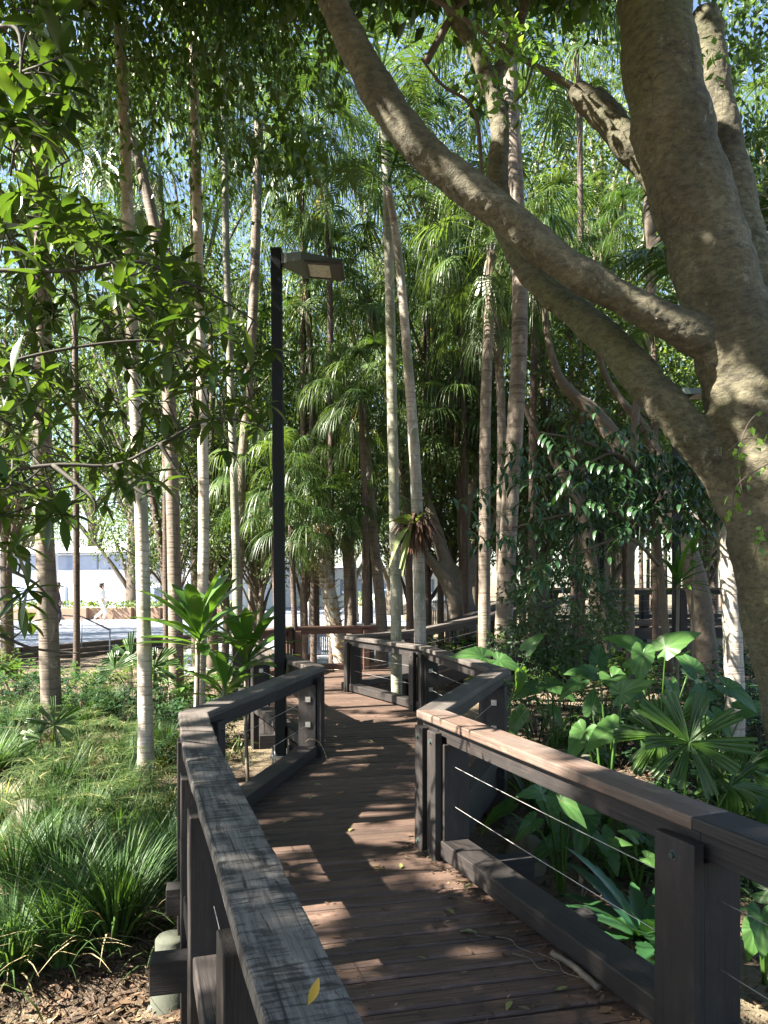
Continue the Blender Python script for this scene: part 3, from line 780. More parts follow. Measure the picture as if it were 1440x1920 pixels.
FIG_LIMBS = [[(*p[:3], p[3] * k_) for p in L_] for L_, k_ in zip(FIG_LIMBS, (.96, .84, .9, .9, .95, .95, .9))]
limb_tubes(FIG_LIMBS, 'trunk', M['fig'], fig)
TW = [[(1085, 170, 5.3, .026), (1040, 143, 5.3, .024), (960, 98, 5.3, .02), (880, 42, 5.3, .016), (800, -10, 5.3, .013)],
      [(960, 98, 5.3, .013), (930, 95, 5.2, .01), (905, 70, 5.2, .006)], [(1000, 120, 5.3, .012), (985, 170, 5.2, .008), (965, 190, 5.2, .005)],
      [(905, 350, 5.6, .016), (890, 210, 5.4, .014), (830, 160, 5.3, .011), (790, 110, 5.2, .008)], [(800, 115, 5.8, .03), (855, 20, 5.8, .028), (900, -20, 5.8, .024)]]
limb_tubes(TW, 'twigs', M['branch'], fig, 0, 7)
# ------------------------------------------------------------------ palms
DOWN = np.array([0, 0, -1.0])
def azd(az, el):
    return np.stack([np.cos(el) * np.cos(az), np.cos(el) * np.sin(az), np.sin(el)], -1)

def frond(mb, P0, az, el0, el1, L, nl, ll, lw, hang, rnd=None, start=.18):
    r = RNG.random() * .85 if rnd is None else rnd
    d0 = azd(np.array(az), np.array(el0)); d1 = azd(np.array(az) + RNG.uniform(-.25, .25), np.array(el1))
    Pp = strands(mb, P0, d0, d1, L, .045, 10, (1, .7, .45, .2), None, 0, [r])[0]
    s = np.linspace(start, .99, nl); idx = s * 10
    base = np.stack([np.interp(idx, np.arange(11), Pp[:, c]) for c in range(3)], -1)
    T = nrm(np.stack([np.interp(idx, np.arange(11), np.gradient(Pp[:, c])) for c in range(3)], -1))
    side = nrm(np.cross(T, [0, 0, 1.0])); upv = np.cross(side, T)
    env = np.interp(s, [0, .25, .6, 1], [.55, 1, .9, .4])
    for sg in (-1, 1):
        k = len(base)
        D0 = side * sg * .85 + T * .45 + upv * .25 + RNG.normal(0, .07, (k, 3))
        D1 = nrm(nrm(D0) * (1 - hang) + DOWN * hang + T * .1 + RNG.normal(0, .05, (k, 3)))
        strands(mb, base, D0, D1, ll * env * RNG.uniform(.85, 1.1, k), lw, 3, (.6, 1, .8, .08), T + RNG.normal(0, .25, (k, 3)), 0, np.clip(r + RNG.normal(0, .06, k), 0, .92), .8)

def feather_crown(n=13, L=2.2, ll=.55, lw=.034, hang=.8, dead=1):
    mb = MB()
    for q in range(n):
        az = q * 2.399 + RNG.uniform(-.2, .2); t = q / (n - 1)
        frond(mb, azd(np.array(az), np.array(.2)) * .06 + [0, 0, .25 * (1 - t)], az, lerp(1.35, .35, t) + RNG.uniform(-.1, .1), lerp(-.2, -1.25, t) + RNG.uniform(-.15, .1), L * RNG.uniform(.85, 1.1), 46, ll, lw, hang)
    for q in range(dead):
        frond(mb, [0, 0, -.1], RNG.uniform(0, 6.3), -.3, -1.5, L * .8, 30, ll, lw, .9, .97)
    return mb

def fan_leaf(mb, P0, az, el0, el1, pet, sl, ns, hang, sw=.036, rnd=None, span=2.3):
    r = RNG.random() * .85 if rnd is None else rnd
    d0 = azd(np.array(az), np.array(el0)); d1 = azd(np.array(az), np.array(el1))
    Pp = strands(mb, P0, d0, d1, pet, .03, 5, (1, .6), None, 0, [r])[0]
    hub = Pp[-1]; T = nrm(Pp[-1] - Pp[-2])
    side = nrm(np.cross(T, [0, 0, 1.0])); nn = np.cross(side, T)
    ph = np.linspace(-span, span, ns) + RNG.normal(0, .03, ns)
    D0 = np.cos(ph)[:, None] * T + np.sin(ph)[:, None] * side + nn * .15 * np.abs(np.sin(ph))[:, None]
    D1 = nrm(nrm(D0) * (1 - hang) + DOWN * hang + RNG.normal(0, .06, (ns, 3)))
    WV = nrm(-np.sin(ph)[:, None] * T + np.cos(ph)[:, None] * side + RNG.normal(0, .15, (ns, 3)))
    strands(mb, np.repeat(hub[None], ns, 0), D0, D1, sl * (.8 + .2 * np.cos(ph * .7)) * RNG.uniform(.85, 1.1, ns), sw, 5, (.5, 1, .8, .35, .05), WV, 0, np.clip(r + RNG.normal(0, .07, ns), 0, .92), RNG.uniform(.45, 1.0))

def fan_crown(n=26, pet=.9, sl=.85, ns=30, hang=.9, dead=4, sw=.026, lo=-.9):
    mb = MB()
    for q in range(n):
        az = q * 2.399 + RNG.uniform(-.3, .3); t = q / (n - 1)
        e0 = lerp(1.4, -.3, t) + RNG.uniform(-.12, .12)
        fan_leaf(mb, [0, 0, .2 * (1 - t)], az, e0, e0 - lerp(.4, .5, t), pet * RNG.uniform(.8, 1.15), sl * RNG.uniform(.8, 1.15), ns, hang, sw)
    for q in range(dead):
        fan_leaf(mb, [0, 0, -.05], RNG.uniform(0, 6.3), -.7, -1.4, pet * .7, sl * .8, ns // 2, .97, .03, .97)
    return mb

FC = [feather_crown(14, 2.3, .62, .036, .93).mesh('crown', M['feather']), feather_crown(11, 2.6, .7, .036, .97, 2).mesh('crown', M['feather']), feather_crown(12, 2.2, .55, .04, .62, 0).mesh('crown', M['feather'])]
WC = [fan_crown(23, 1.0, 1.05, 32, .97, 4).mesh('crown', M['fan']), fan_crown(20, 1.2, 1.2, 32, 1.0, 6).mesh('crown', M['fan']), fan_crown(22, .85, .8, 32, .8, 3).mesh('crown', M['fan'])]
SHAFT = None
def palm(label, path, Y, w0, w1, bark, crown, cs=1.0, crz=None, group='palms standing in the garden', name='palm_tree', shaft=False, shaggy=False, tops=None, cat='palm'):
    """path: pixels from top to base at depth Y; w0, w1 = trunk width in pixels at the top and the base"""
    P = np.array([pt(px, py, Y) for px, py in path])[::-1]
    gb = float(gz(P[0, 0], P[0, 1]))
    if P[0, 2] > gb - .05: P = np.vstack([[P[0, 0] + (P[0, 0] - P[1, 0]) * .15, P[0, 1], gb - .15], P])
    base = P[0].copy()
    Ps = smooth_path(P, 40)
    Ps[:, 1] += np.sin(np.linspace(0, 3, 40)) * RNG.uniform(-.15, .15)
    t = np.linspace(0, 1, 40)
    R = lerp(w1, w0, t) / F * Y / 2 * (1 + .35 * np.exp(-t * 22)) * (1 + RNG.normal(0, .02, 40))
    root = thing(name, label, cat, base, 0, group)
    mb = MB(); tube(mb, Ps - base, R, 16, wob=.012)
    tr = mb.build('trunk', M[bark], root)
    if shaggy:
        mbs = MB(); k = 420; q = RNG.integers(2, 38, k); a = RNG.uniform(0, 6.28, k)
        o = np.stack([np.cos(a), np.sin(a), np.zeros(k)], -1)
        strands(mbs, (Ps - base)[q] + o * (R[q] * .9)[:, None], o + [0, 0, 1.0], o * .9 + [0, 0, .2], RNG.uniform(.1, .25, k), .05, 2, (1, .8, .4), np.stack([-np.sin(a), np.cos(a), a * 0], -1), 0, RNG.random(k))
        mbs.build('dead_leaf_bases', M['straw'], tr)
    top = Ps[-1] - base
    if shaft:
        ms = MB(); d = nrm(Ps[-1] - Ps[-3])
        tube(ms, np.array([top + d * z for z in np.linspace(-.05, .8, 7)]), R[-1] * np.array([1, 1.35, 1.4, 1.3, 1.1, .9, .6]), 12)
        ms.build('crown_shaft', M['shaft'], root); top = top + d * .65
    if crown is not None:
        link('crown', crown, root, loc=top, rot=(0, 0, RNG.uniform(0, 6.28) if crz is None else crz), scale=cs)
    return root

mb_ = MB()
for az, e0, e1, L_ in [(3.3, .7, -1.45, 2.3), (-.1, .8, -1.4, 2.4), (-1.9, .9, -1.3, 2.1), (1.2, 1.0, -.9, 2.3), (2.4, 1.1, -.8, 2.3), (-.9, 1.2, -.7, 2.3), (4.0, 1.3, -.4, 2.3)]:
    frond(mb_, [0, 0, 0], az, e0, e1, L_, 64, .42, .028, .35)
HC = mb_.mesh('crown', M['feather']); mb_ = MB()
for az, e0, e1, L_ in [(-.2, .6, -1.3, 1.5), (-1.2, .9, -1.2, 1.3), (3.4, .7, -1.3, 1.3), (1.0, .9, -.8, 1.6), (2.2, 1.1, -.7, 1.5)]:
    frond(mb_, [0, 0, 0], az, e0, e1, L_, 50, .36, .026, .5)
IC = mb_.mesh('crown', M['feather'])
palm('tall pale-brown ringed palm trunk at the left edge among the whorled leaves', [(66, -40), (70, 150), (78, 400), (80, 620), (80, 900), (90, 1150), (97, 1350)], 10, 24, 40, 'palmB', FC[0], 1.0, shaft=True)
palm('sun-bleached white palm trunk rising from the sunny grass left of the railing', [(222, 40), (230, 230), (238, 480), (246, 700), (260, 950), (268, 1200), (275, 1500)], 7.7, 20, 27, 'palmA', FC[1], .8, shaft=True)
palm('curved brown palm with a fibrous neck between the two white trunks', [(243, 235), (256, 285), (285, 400), (305, 520), (316, 700), (323, 900), (330, 1200)], 12, 18, 27, 'palmB', FC[1], 1.05)
palm('straight pale palm trunk directly above the broad-leaved cordyline', [(358, 30), (362, 200), (368, 500), (374, 750), (378, 1000), (372, 1310)], 9, 17, 22, 'palmA', FC[0], .9, shaft=True)
palm('thin greenish palm trunk left of the lamp post', [(418, 100), (422, 250), (426, 500), (434, 720), (440, 900), (446, 1150)], 13, 12, 16, 'palmC', FC[1], .95, shaft=True)
palm('brown palm trunk leaning behind the thin green one, left of the lamp', [(486, 230), (485, 300), (478, 560), (466, 760), (455, 900), (446, 1150)], 14, 17, 19, 'palmB', FC[1], 1.1)
palm('slender leaning trunk far behind the white palm at left', [(222, 560), (232, 650), (262, 800), (290, 950), (312, 1100)], 16, 12, 15, 'palmD', WC[0], .9)
palm('grey-green palm trunk growing up through the opening, left one of the pair', [(716, 130), (724, 300), (731, 550), (736, 800), (741, 1050), (744, 1310)], 10.8, 16, 22, 'palmC', HC, 1.0, crz=0)
palm('curved pale palm trunk carrying the staghorn fern', [(728, 350), (745, 460), (760, 620), (774, 800), (783, 980), (790, 1320)], 10, 13, 26, 'palmA', IC, 1.0, crz=0)
palm('brown ringed palm trunk left of the thick grey one behind the railing', [(922, 460), (917, 600), (911, 750), (909, 950), (908, 1210)], 12.5, 18, 24, 'palmB', WC[0], 1.0)
palm('thick grey ringed palm trunk right of centre', [(952, 20), (958, 200), (970, 450), (972, 620), (965, 780), (955, 940), (941, 1230)], 11, 26, 34, 'palmB', FC[0], 1.1)
palm('narrow sun-flecked trunk squeezed behind the thick grey palm', [(925, 560), (935, 680), (940, 820), (938, 1000), (940, 1180)], 13.5, 15, 18, 'palmB', WC[1], .9)
palm('dark red-brown fan palm trunk right of the thick grey palm', [(1006, 500), (1003, 640), (1000, 800), (998, 1100)], 15, 13, 16, 'palmD', WC[0], .95)
palm('shaggy sunlit palm trunk covered in old leaf bases beyond the far railing', [(600, 985), (604, 1030), (614, 1090), (628, 1170), (640, 1240)], 14.8, 26, 28, 'palmA', WC[2], .95, shaggy=True)
palm('stout fan palm right beside the shaggy trunk', [(650, 930), (652, 1020), (655, 1100), (657, 1170)], 15.6, 20, 26, 'palmB', WC[0], .9)
palm('leaning brown palm trunk in front of the bright plaza', [(680, 760), (692, 900), (702, 1020), (712, 1120), (716, 1190)], 15, 16, 24, 'palmB', WC[1], .85)
palm('dark red palm trunk just behind the pair in the opening', [(690, 560), (740, 800), (765, 1000), (771, 1180)], 16.5, 15, 18, 'palmD', WC[1], .85)
palm('pale sun-striped trunk beside the big fig', [(1330, 560), (1342, 850), (1352, 1020), (1362, 1150), (1372, 1330)], 8.2, 30, 36, 'palmA', FC[2], .9)
# weeping fan palms filling the middle distance
for lab, cx, cyp, Y, c, s in [
    ('weeping fan palm hanging right behind the lamp head', 575, 520, 16.5, 0, 1.1), ('weeping fan palm above the shaggy trunk', 640, 690, 17.5, 1, 1.05),
    ('small fan palm with a dark shaggy neck below the lamp head', 676, 745, 14.5, 2, .9), ('weeping fan palm behind the staghorn palm', 815, 600, 18, 1, 1.25),
    ('weeping fan palm under the arching fig limb', 860, 500, 16.5, 0, 1.15), ('fan palm with round crown above the glossy shrub', 1065, 440, 16, 2, 1.1),
    ('low fan palm right behind the lamp post', 508, 905, 14.0, 0, .85), 
    ('weeping fan palm hanging in front of the mid fig', 855, 790, 17, 0, 1.05), ('fan palm high at left between the white trunks', 300, 330, 15, 1, 1.15),
    ('fan palm high above the lamp', 560, 260, 17, 1, 1.25), ('fan palm with hanging dead skirt high above the lamp arm', 610, 330, 15.5, 1, 1.1),
    ('fan palm high at left over the plaza', 130, 360, 14.5, 1, 1.1), ('fan palm crown at the top between the fig limbs', 1080, 90, 15, 0, 1.2),
    ('pale fan palm low behind the cordyline', 545, 985, 13.6, 2, .8),
    ('fan palm at far right behind the fig trunk', 1420, 260, 12, 2, 1.1), ('fan palm between fig trunk and its left limb', 1215, 420, 14, 2, .9),
    ('fan palm high centre behind the arching limb', 790, 330, 18, 1, 1.3), 
    ('fan palm above the lookout deck', 1160, 640, 18, 0, 1.0)]:
    palm(lab, [(cx, cyp), (cx + 8, cyp + 200), (cx + 12, max(cyp + 320, 1130))], Y, 10, 13, 'palmD', WC[c], s, group='fan palms of the middle distance', name='fan_palm', cat='fan palm')

# ------------------------------------------------------------------ broadleaf trees behind
def leaf_cloud(mb, C, R, n, L, W, droop=.5, rnd=None, cull=False, flat=1.0):
    C = np.array(C); R = np.array(R)
    p = R ** 2 / np.sum(R ** 2)
    i = RNG.choice(len(C), n, p=p)
    d = rdirs(n); rr = RNG.random(n) ** .45
    off = d * (R[i] * rr)[:, None]; off[:, 2] *= flat
    P = C[i] + off
    if cull: 
        keep = ~in_hole(P); P, d, i = P[keep], d[keep], i[keep]
    k = len(P)
    D = nrm(d * .5 + RNG.normal(0, .6, (k, 3)) + DOWN * droop)
    cr = RNG.random(len(C))
    small_leaves(mb, P, D, L * RNG.uniform(.7, 1.25, k), W * RNG.uniform(.7, 1.2, k), np.clip(cr[i] * .5 + RNG.random(k) * .5, 0, 1))

def tree_meshes(h, r, nclump, nleaf, L, W, mats, low=.35, bark='branch'):
    tb = MB(); P = smooth_path([[0, 0, -.3], [.1, 0, h * .25], [-.1, .1, h * .5], [.1, 0, h * .85]], 16)
    tube(tb, P, np.linspace(h * .02, h * .006, 16), 9)
    C, R = [], []
    for q in range(nclump):
        z = h * RNG.uniform(low, 1.0); f = math.sin(math.pi * np.clip((z / h - low + .12) / (1.15 - low), 0, 1)) ** .6
        a = q * 2.4 + RNG.uniform(-.4, .4); rad = r * f * RNG.uniform(.35, 1.0)
        c = np.array([math.cos(a) * rad, math.sin(a) * rad, z]); C.append(c); R.append(r * RNG.uniform(.22, .4))
        s = P[int(np.clip(z / h - .15, .1, .85) * 16)]
        if q % 2 == 0: tube(tb, smooth_path([s, lerp(s, c, .5) + [0, 0, .25], c], 7), np.linspace(h * .007, .012, 7), 6)
    lb = MB(); leaf_cloud(lb, C, R, nleaf, L, W)
    return tb.mesh('trunk', M[bark]), lb.mesh('crown', mats)
TV = [tree_meshes(15, 4.2, 60, 10500, .16, .08, M['bgleaf'], .27), tree_meshes(14, 4.2, 56, 11500, .15, .075, M['bgleaf2'], .27), tree_meshes(16, 4.4, 60, 9500, .19, .09, M['bgleaf3'], .24, 'branchpale'), tree_meshes(19, 5.2, 80, 14000, .18, .085, M['bgleaf'], .2), tree_meshes(8, 2.4, 40, 7500, .12, .062, M['bgleaf2'], .42)]
def bg_tree(label, x, y, v, s, group='trees beyond the palms'):
    t = thing('broadleaf_tree', label, 'tree', (x, y, float(gz(x, y)) if y < 22 else -.2), RNG.uniform(0, 6.28), group, None, s)
    link('trunk', TV[v][0], t); link('crown', TV[v][1], t)
for lab, px, Y, v, s in [
    
    ('tree behind the shaggy trunk palms', 660, 34, 2, 1.1),
    ('dark tree behind the staghorn palm', 800, 24, 1, .85), ('tree behind the mid fig', 890, 29, 0, 1.0), ('pale green tree behind the thick grey palm', 1010, 26, 2, 1.05),
    ('pale tree behind the fig fork', 1130, 21, 2, 1.0), ('dark tree right of the fig trunk', 1400, 16, 1, .85),
    ('pale tree far behind the fig trunk', 1330, 32, 2, 1.2), ('tall tree behind the pavilion at the left edge', 30, 68, 3, 1.6), ('tall tree behind the pavilion left of the white palm', 170, 72, 0, 2.0), ('tall pale tree behind the pavilion right of the white palm', 330, 70, 2, 1.9), ('tall tree in the far centre', 740, 42, 3, 1.35), ('tall tree in the far left', 480, 44, 3, 1.3),
    ('tall tree far behind the lookout', 1150, 40, 3, 1.25), ('tall tree at the far right', 1460, 38, 3, 1.2), ('dark shade tree low behind the mid fig', 960, 20, 4, .85), ('dark low tree left of the lookout', 1090, 23, 4, .9), ('low dark tree behind the lookout deck', 1330, 22, 4, 1.0), ('tall tree in the far middle left', 250, 48, 3, 1.4), ('leafy tree over the far railing', 590, 21, 4, 1.15)]:
    bg_tree(lab, (px - 720) / F * Y, Y, v, s)

for lab, px, Y, v, s in [('dark leafy tree behind the straight pale palm at left', 400, 17.5, 4, 1.0), ('leafy tree between the thin green palm and the lamp', 480, 19, 4, 1.1), 
    ('bright leafy tree at the left edge above the steps', 15, 18, 4, 1.05), ('dark leafy tree above the timber box', 690, 20.5, 4, 1.15), ('leafy tree behind the red-brown palm trunk', 1020, 18, 4, 1.1), ('leafy tree behind the brown ringed palm', 900, 21.5, 4, 1.2), ('low leafy tree behind the curved brown palm', 325, 17, 4, .62), ('low leafy tree behind the two cordylines', 420, 18.5, 4, .66), ('low leafy tree left of the lamp post foot', 490, 16.8, 4, .6), ('low leafy tree behind the pair of palms', 765, 21, 4, .72), ('low leafy tree behind the gnarled fig', 850, 21, 4, .75), ('low leafy tree behind the thick grey palm', 985, 18, 4, .68), ('low leafy tree left of the raised lookout', 1080, 20, 4, .75), ('low leafy tree over the shaggy trunk', 575, 19.5, 4, .8) ]:
    t = thing('broadleaf_tree', lab, 'tree', ((px - 720) / F * Y, Y, -.35 if s > .8 else -.5), RNG.uniform(0, 6.28), 'trees beyond the palms', None, (s, s, s * 1.15))
    link('trunk', TV[v][0], t); link('crown', TV[v][1], t)

for lab, x, y, v, s in [('tree added to shade the plaza paving, rooted beyond the left edge', -13.0, 18.5, 1, 1.0), ('tree added to shade the plaza paving beyond the left edge, far one', -17.5, 24, 0, 1.1), ('added shade tree far beyond the left edge over the paving', -22, 20, 1, 1.1), ('added shade tree far beyond the left edge, behind the others', -26, 25, 1, 1.2)]:
    bg_tree(lab, x, y, v, s)  # trees added past the left edge to throw shade on the paving

# gnarled fig of the middle distance and the leaning limbs at right
mf = thing('gnarled_fig', 'gnarled many-stemmed fig behind the back railing', 'tree', (0, 0, 0))
limb_tubes([[(886, 1300, 17, .3), (880, 1190, 17, .26), (866, 1110, 17, .22), (835, 1050, 17, .17), (815, 990, 17, .17), (800, 940, 17, .12), (790, 880, 17, .08)],
            [(884, 1290, 17, .26), (868, 1120, 17, .23), (880, 1060, 17, .18), (868, 1000, 17, .15), (880, 930, 17, .12), (900, 850, 17, .09), (905, 780, 17, .06)],
            [(872, 1300, 16.9, .24), (852, 1130, 16.8, .2), (815, 1060, 16.8, .12), (770, 1010, 16.8, .09), (745, 960, 16.8, .06)],
            [(875, 1080, 17.2, .15), (905, 1020, 17.3, .1), (930, 960, 17.3, .08), (940, 900, 17.3, .05)]], 'trunk', M['branchpale'], mf, .05, 12)
mb = MB(); leaf_cloud(mb, [pt(px, py, Y) for px, py, Y in [(790, 880, 16.5), (850, 850, 17.5), (900, 840, 17), (930, 900, 17.5), (760, 930, 17), (880, 770, 18), (820, 930, 18)]], [.8, .9, .9, .7, .6, 1.1, .8], 5200, .13, .06)
mb.build('crown', M['bgleaf2'], mf)
UP = [(760, 60, 17), (820, 180, 17.5), (700, 150, 18), (880, 60, 18), (640, 60, 18.5), (1000, 150, 17), (1060, 260, 17), (950, 300, 17.5), (1130, 120, 17), (1160, 300, 16.5), (720, 300, 18), (800, 330, 18.5), (1090, 20, 17.5), (580, 180, 19), (940, 100, 18.5), (1020, 400, 17.5)]
tb = MB()
for q, u_ in enumerate(UP): 
    s0 = pt(790 + 6 * q, 880, 17) if q % 2 else pt(905, 780, 17); tube(tb, smooth_path([s0, lerp(s0, pt(*u_), .5) + [0, 0, .6], pt(*u_)], 9), np.linspace(.045, .015, 9), 6)
tb.build('upper_limbs', M['branch'], mf)
mb = MB(); leaf_cloud(mb, [pt(*u_) for u_ in UP], RNG.uniform(1.0, 1.7, len(UP)), 13000, .13, .065); mb.build('upper_crown', M['bgleaf'], mf)
ct = thing('canopy_tree', 'tall fine-leaved tree filling the upper left behind the palm tops', 'tree', (0, 0, 0))
UP = [(300, 250, 18), (200, 190, 17.5), (120, 300, 18), (420, 340, 18.5), (350, 120, 17), (480, 200, 18), (60, 140, 17), (540, 330, 19), (250, 420, 18.5), (30, 330, 18.5), (400, 230, 18), (170, 60, 17), (520, 80, 18), (90, 440, 18.5), (340, 520, 19)]
tb = MB(); tube(tb, smooth_path([pt(372, 1300, 18), pt(368, 900, 18), pt(360, 560, 18), pt(365, 300, 18)], 20), np.linspace(.17, .07, 20), 9)
for u_ in UP: tube(tb, smooth_path([pt(362, 620, 18), lerp(pt(362, 560, 18), pt(*u_), .5) + [0, 0, .5], pt(*u_)], 9), np.linspace(.045, .012, 9), 6)
tb.build('trunk', M['branch'], ct)
mb = MB(); leaf_cloud(mb, [pt(*u_) for u_ in UP], RNG.uniform(.9, 1.5, len(UP)), 9500, .13, .062); mb.build('crown', M['bgleaf'], ct)
lf = thing('leaning_fig', 'leaning fig with slanting limbs above the glossy shrub', 'tree', (0, 0, 0))
limb_tubes([[(1326, 1310, 13, .22), (1322, 1210, 13, .2), (1302, 1080, 13, .2), (1262, 985, 13, .19), (1220, 900, 13, .2), (1170, 845, 13, .17), (1120, 780, 13, .14), (1075, 740, 13, .11), (1045, 700, 13, .085), (1025, 620, 13, .06), (1015, 520, 13, .05), (990, 420, 13, .03)],
            [(1270, 1000, 13, .2), (1240, 880, 13.3, .13), (1205, 800, 13.4, .10), (1160, 745, 13.4, .07), (1130, 690, 13.4, .06), (1110, 600, 13.4, .045), (1115, 480, 13.4, .03)]], 'trunk', M['branch'], lf, .03, 12)
sf = thing('slanting_tree', 'bare slanting tree left of the leaning fig, behind the glossy shrub', 'tree', (0, 0, 0)); limb_tubes([[(1136, 1320, 14.5, .17), (1130, 1180, 14.5, .16), (1110, 1080, 14.5, .15), (1090, 960, 14.5, .12), (1030, 850, 14.5, .08), (1000, 800, 14.5, .06), (960, 700, 14.5, .04)]], 'trunk', M['branch'], sf, .03, 12)
sf = thing('shaggy_snag', 'bare forked trunk seen in the gap between the fig and its left limb', 'tree', (0, 0, 0)); limb_tubes([[(1180, 1300, 11.5, .07), (1185, 950, 11.5, .07), (1195, 740, 11.5, .07), (1212, 640, 11.5, .075), (1222, 500, 11.5, .085), (1216, 390, 11.5, .09), (1225, 300, 11.5, .06)], [(1214, 480, 11.5, .05), (1245, 440, 11.4, .04), (1270, 420, 11.4, .03)]], 'trunk', M['branch'], sf, .03, 12)
mb = MB(); leaf_cloud(mb, [pt(px, py, Y) for px, py, Y in [(1080, 700, 14.5), (1150, 670, 15), (1240, 700, 14.5), (1300, 620, 14), (1180, 580, 15), (1080, 600, 16), (1250, 780, 15), (1300, 720, 15), (1120, 790, 15.5)]], [.8, .9, .9, .9, .9, .9, .7, .7, .7], 5600, .13, .065)
mb.build('crown', M['bgleaf'], lf)

SUNNY = []
while len(SUNNY) < 60:
    px, py = RNG.uniform(-20, 500), RNG.uniform(360, 960)
    up = np.interp(px, [0, 150, 250, 350, 430, 500], [340, 380, 430, 500, 600, 740]); lo = np.interp(px, [0, 200, 300, 400, 500], [1000, 950, 940, 880, 810])
    if up < py < lo: SUNNY.append(pt(px, py, RNG.uniform(3.1, 4.3)))
SUNNY += [pt(px, py, RNG.uniform(2.5, 3.2)) for px, py in zip(RNG.uniform(-20, 130, 10), RNG.uniform(30, 300, 10))]
for h in SUNNY: hole(h, .15)
# ------------------------------------------------------------------ canopy overhead, mostly out of view and added to block sun: a weeping fig rooted left of the frame, whose twigs hang into the top of the view
wf = thing('weeping_fig', 'small-leaved weeping fig whose hanging sprays fill the top left of the view', 'tree', (0, 0, 0))
tb = MB()
tr0 = np.array([-9.2, 3.2, -.8])
tube(tb, smooth_path([tr0, tr0 + [.3, .2, 3], tr0 + [.6, .4, 6], tr0 + [1.4, .6, 8.5]], 16), np.linspace(.38, .2, 16), 12)
lims = [smooth_path([tr0 + [.6, .4, 5.8], np.array(b), np.array(c)], 16) for b, c in [((-5.5, 6.8, 7.2), (-.6, 7.8, 8.0)), ((-5.5, 3, 7), (-1.5, 1.5, 7.6)), ((-6, 1, 6.8), (-4, -2.5, 7.4)), ((-5, 8.5, 7.6), (-2.0, 9.5, 8.4)), ((-6, 5, 8), (0, 4.5, 9.0)), ((-9, 2, 7.5), (-9.5, -1, 8))]]
for Lm_ in lims: tube(tb, Lm_, np.linspace(.085, .015, 16), 8)
tb.build('trunk', M['branch'], wf)
mb = MB()
# (a) leaf roof added out of view to shade the boardwalk and right-hand garden
k = 2600
cc = np.stack([RNG.uniform(-8.2, 1.8, k), RNG.uniform(-4.5, 9.3, k), RNG.uniform(6.3, 9.0, k)], -1)
k = len(cc); ex = np.stack([RNG.uniform(-3.2, 1.8, 700), RNG.uniform(.5, 6.5, 700), RNG.uniform(6.6, 9.0, 700)], -1); cc = np.vstack([cc, ex]); k = len(cc)
inview = (np.abs(cc[:, 0]) < .53 * cc[:, 1]) & (cc[:, 2] < EYE + .80 * cc[:, 1])
cc = cc[~inview | (RNG.random(k) < .08)]
def sprays(mb, cc, per, rad, L, W, cull=True):
    i = np.repeat(np.arange(len(cc)), per); n = len(i)
    P = cc[i] + rdirs(n) * (rad * RNG.random(n) ** .5)[:, None] * [1, 1, .55]
    keep = ~in_hole(P) if cull else np.ones(n, bool)
    P, i = P[keep], i[keep]; n = len(P)
    cr = RNG.random(len(cc))
    small_leaves(mb, P, RNG.normal(0, .55, (n, 3)) + DOWN * .8, L * RNG.uniform(.75, 1.25, n), W * RNG.uniform(.8, 1.2, n), np.clip(cr[i] * .55 + RNG.random(n) * .45, 0, 1))
sprays(mb, cc, 46, .42, .165, .09)
k = 190  # more leaves added out of view to dapple the left garden
cc = np.stack([RNG.uniform(-13.5, -8.2, k), RNG.uniform(-3, 9, k), RNG.uniform(6, 9, k)], -1)
sprays(mb, cc, 34, .4, .15, .08)
# (b) hanging sprays in the view
pxs, pys = [], []
while len(pxs) < 380:
    px, py = RNG.uniform(-30, 660), RNG.uniform(-150, 460)
    lim = np.interp(px, [0, 100, 200, 300, 380, 480, 560, 660], [190, 280, 300, 360, 400, 400, 280, 140]) - 170 * RNG.random() ** 1.5
    if py < lim and RNG.random() < (1 if py < 100 else .55): pxs.append(px); pys.append(py)
cc = np.array([pt(a, b, RNG.uniform(6.2, 9.6)) for a, b in zip(pxs, pys)])
i = np.repeat(np.arange(len(cc)), 26); n = len(i)
t = RNG.random(n)
P = cc[i] + np.stack([RNG.normal(0, .09, n), RNG.normal(0, .12, n), -t * .75 + .3], -1)
keep = ~in_hole(P); P, i = P[keep], i[keep]; n = len(P)
cr = RNG.random(len(cc))
small_leaves(mb, P, RNG.normal(0, .4, (n, 3)) + DOWN * 1.0, .095 * RNG.uniform(.75, 1.2, n), .042 * RNG.uniform(.8, 1.2, n), np.clip(cr[i] * .5 + RNG.random(n) * .4, 0, 1))
mb.build('crown', M['figleaf'], wf)

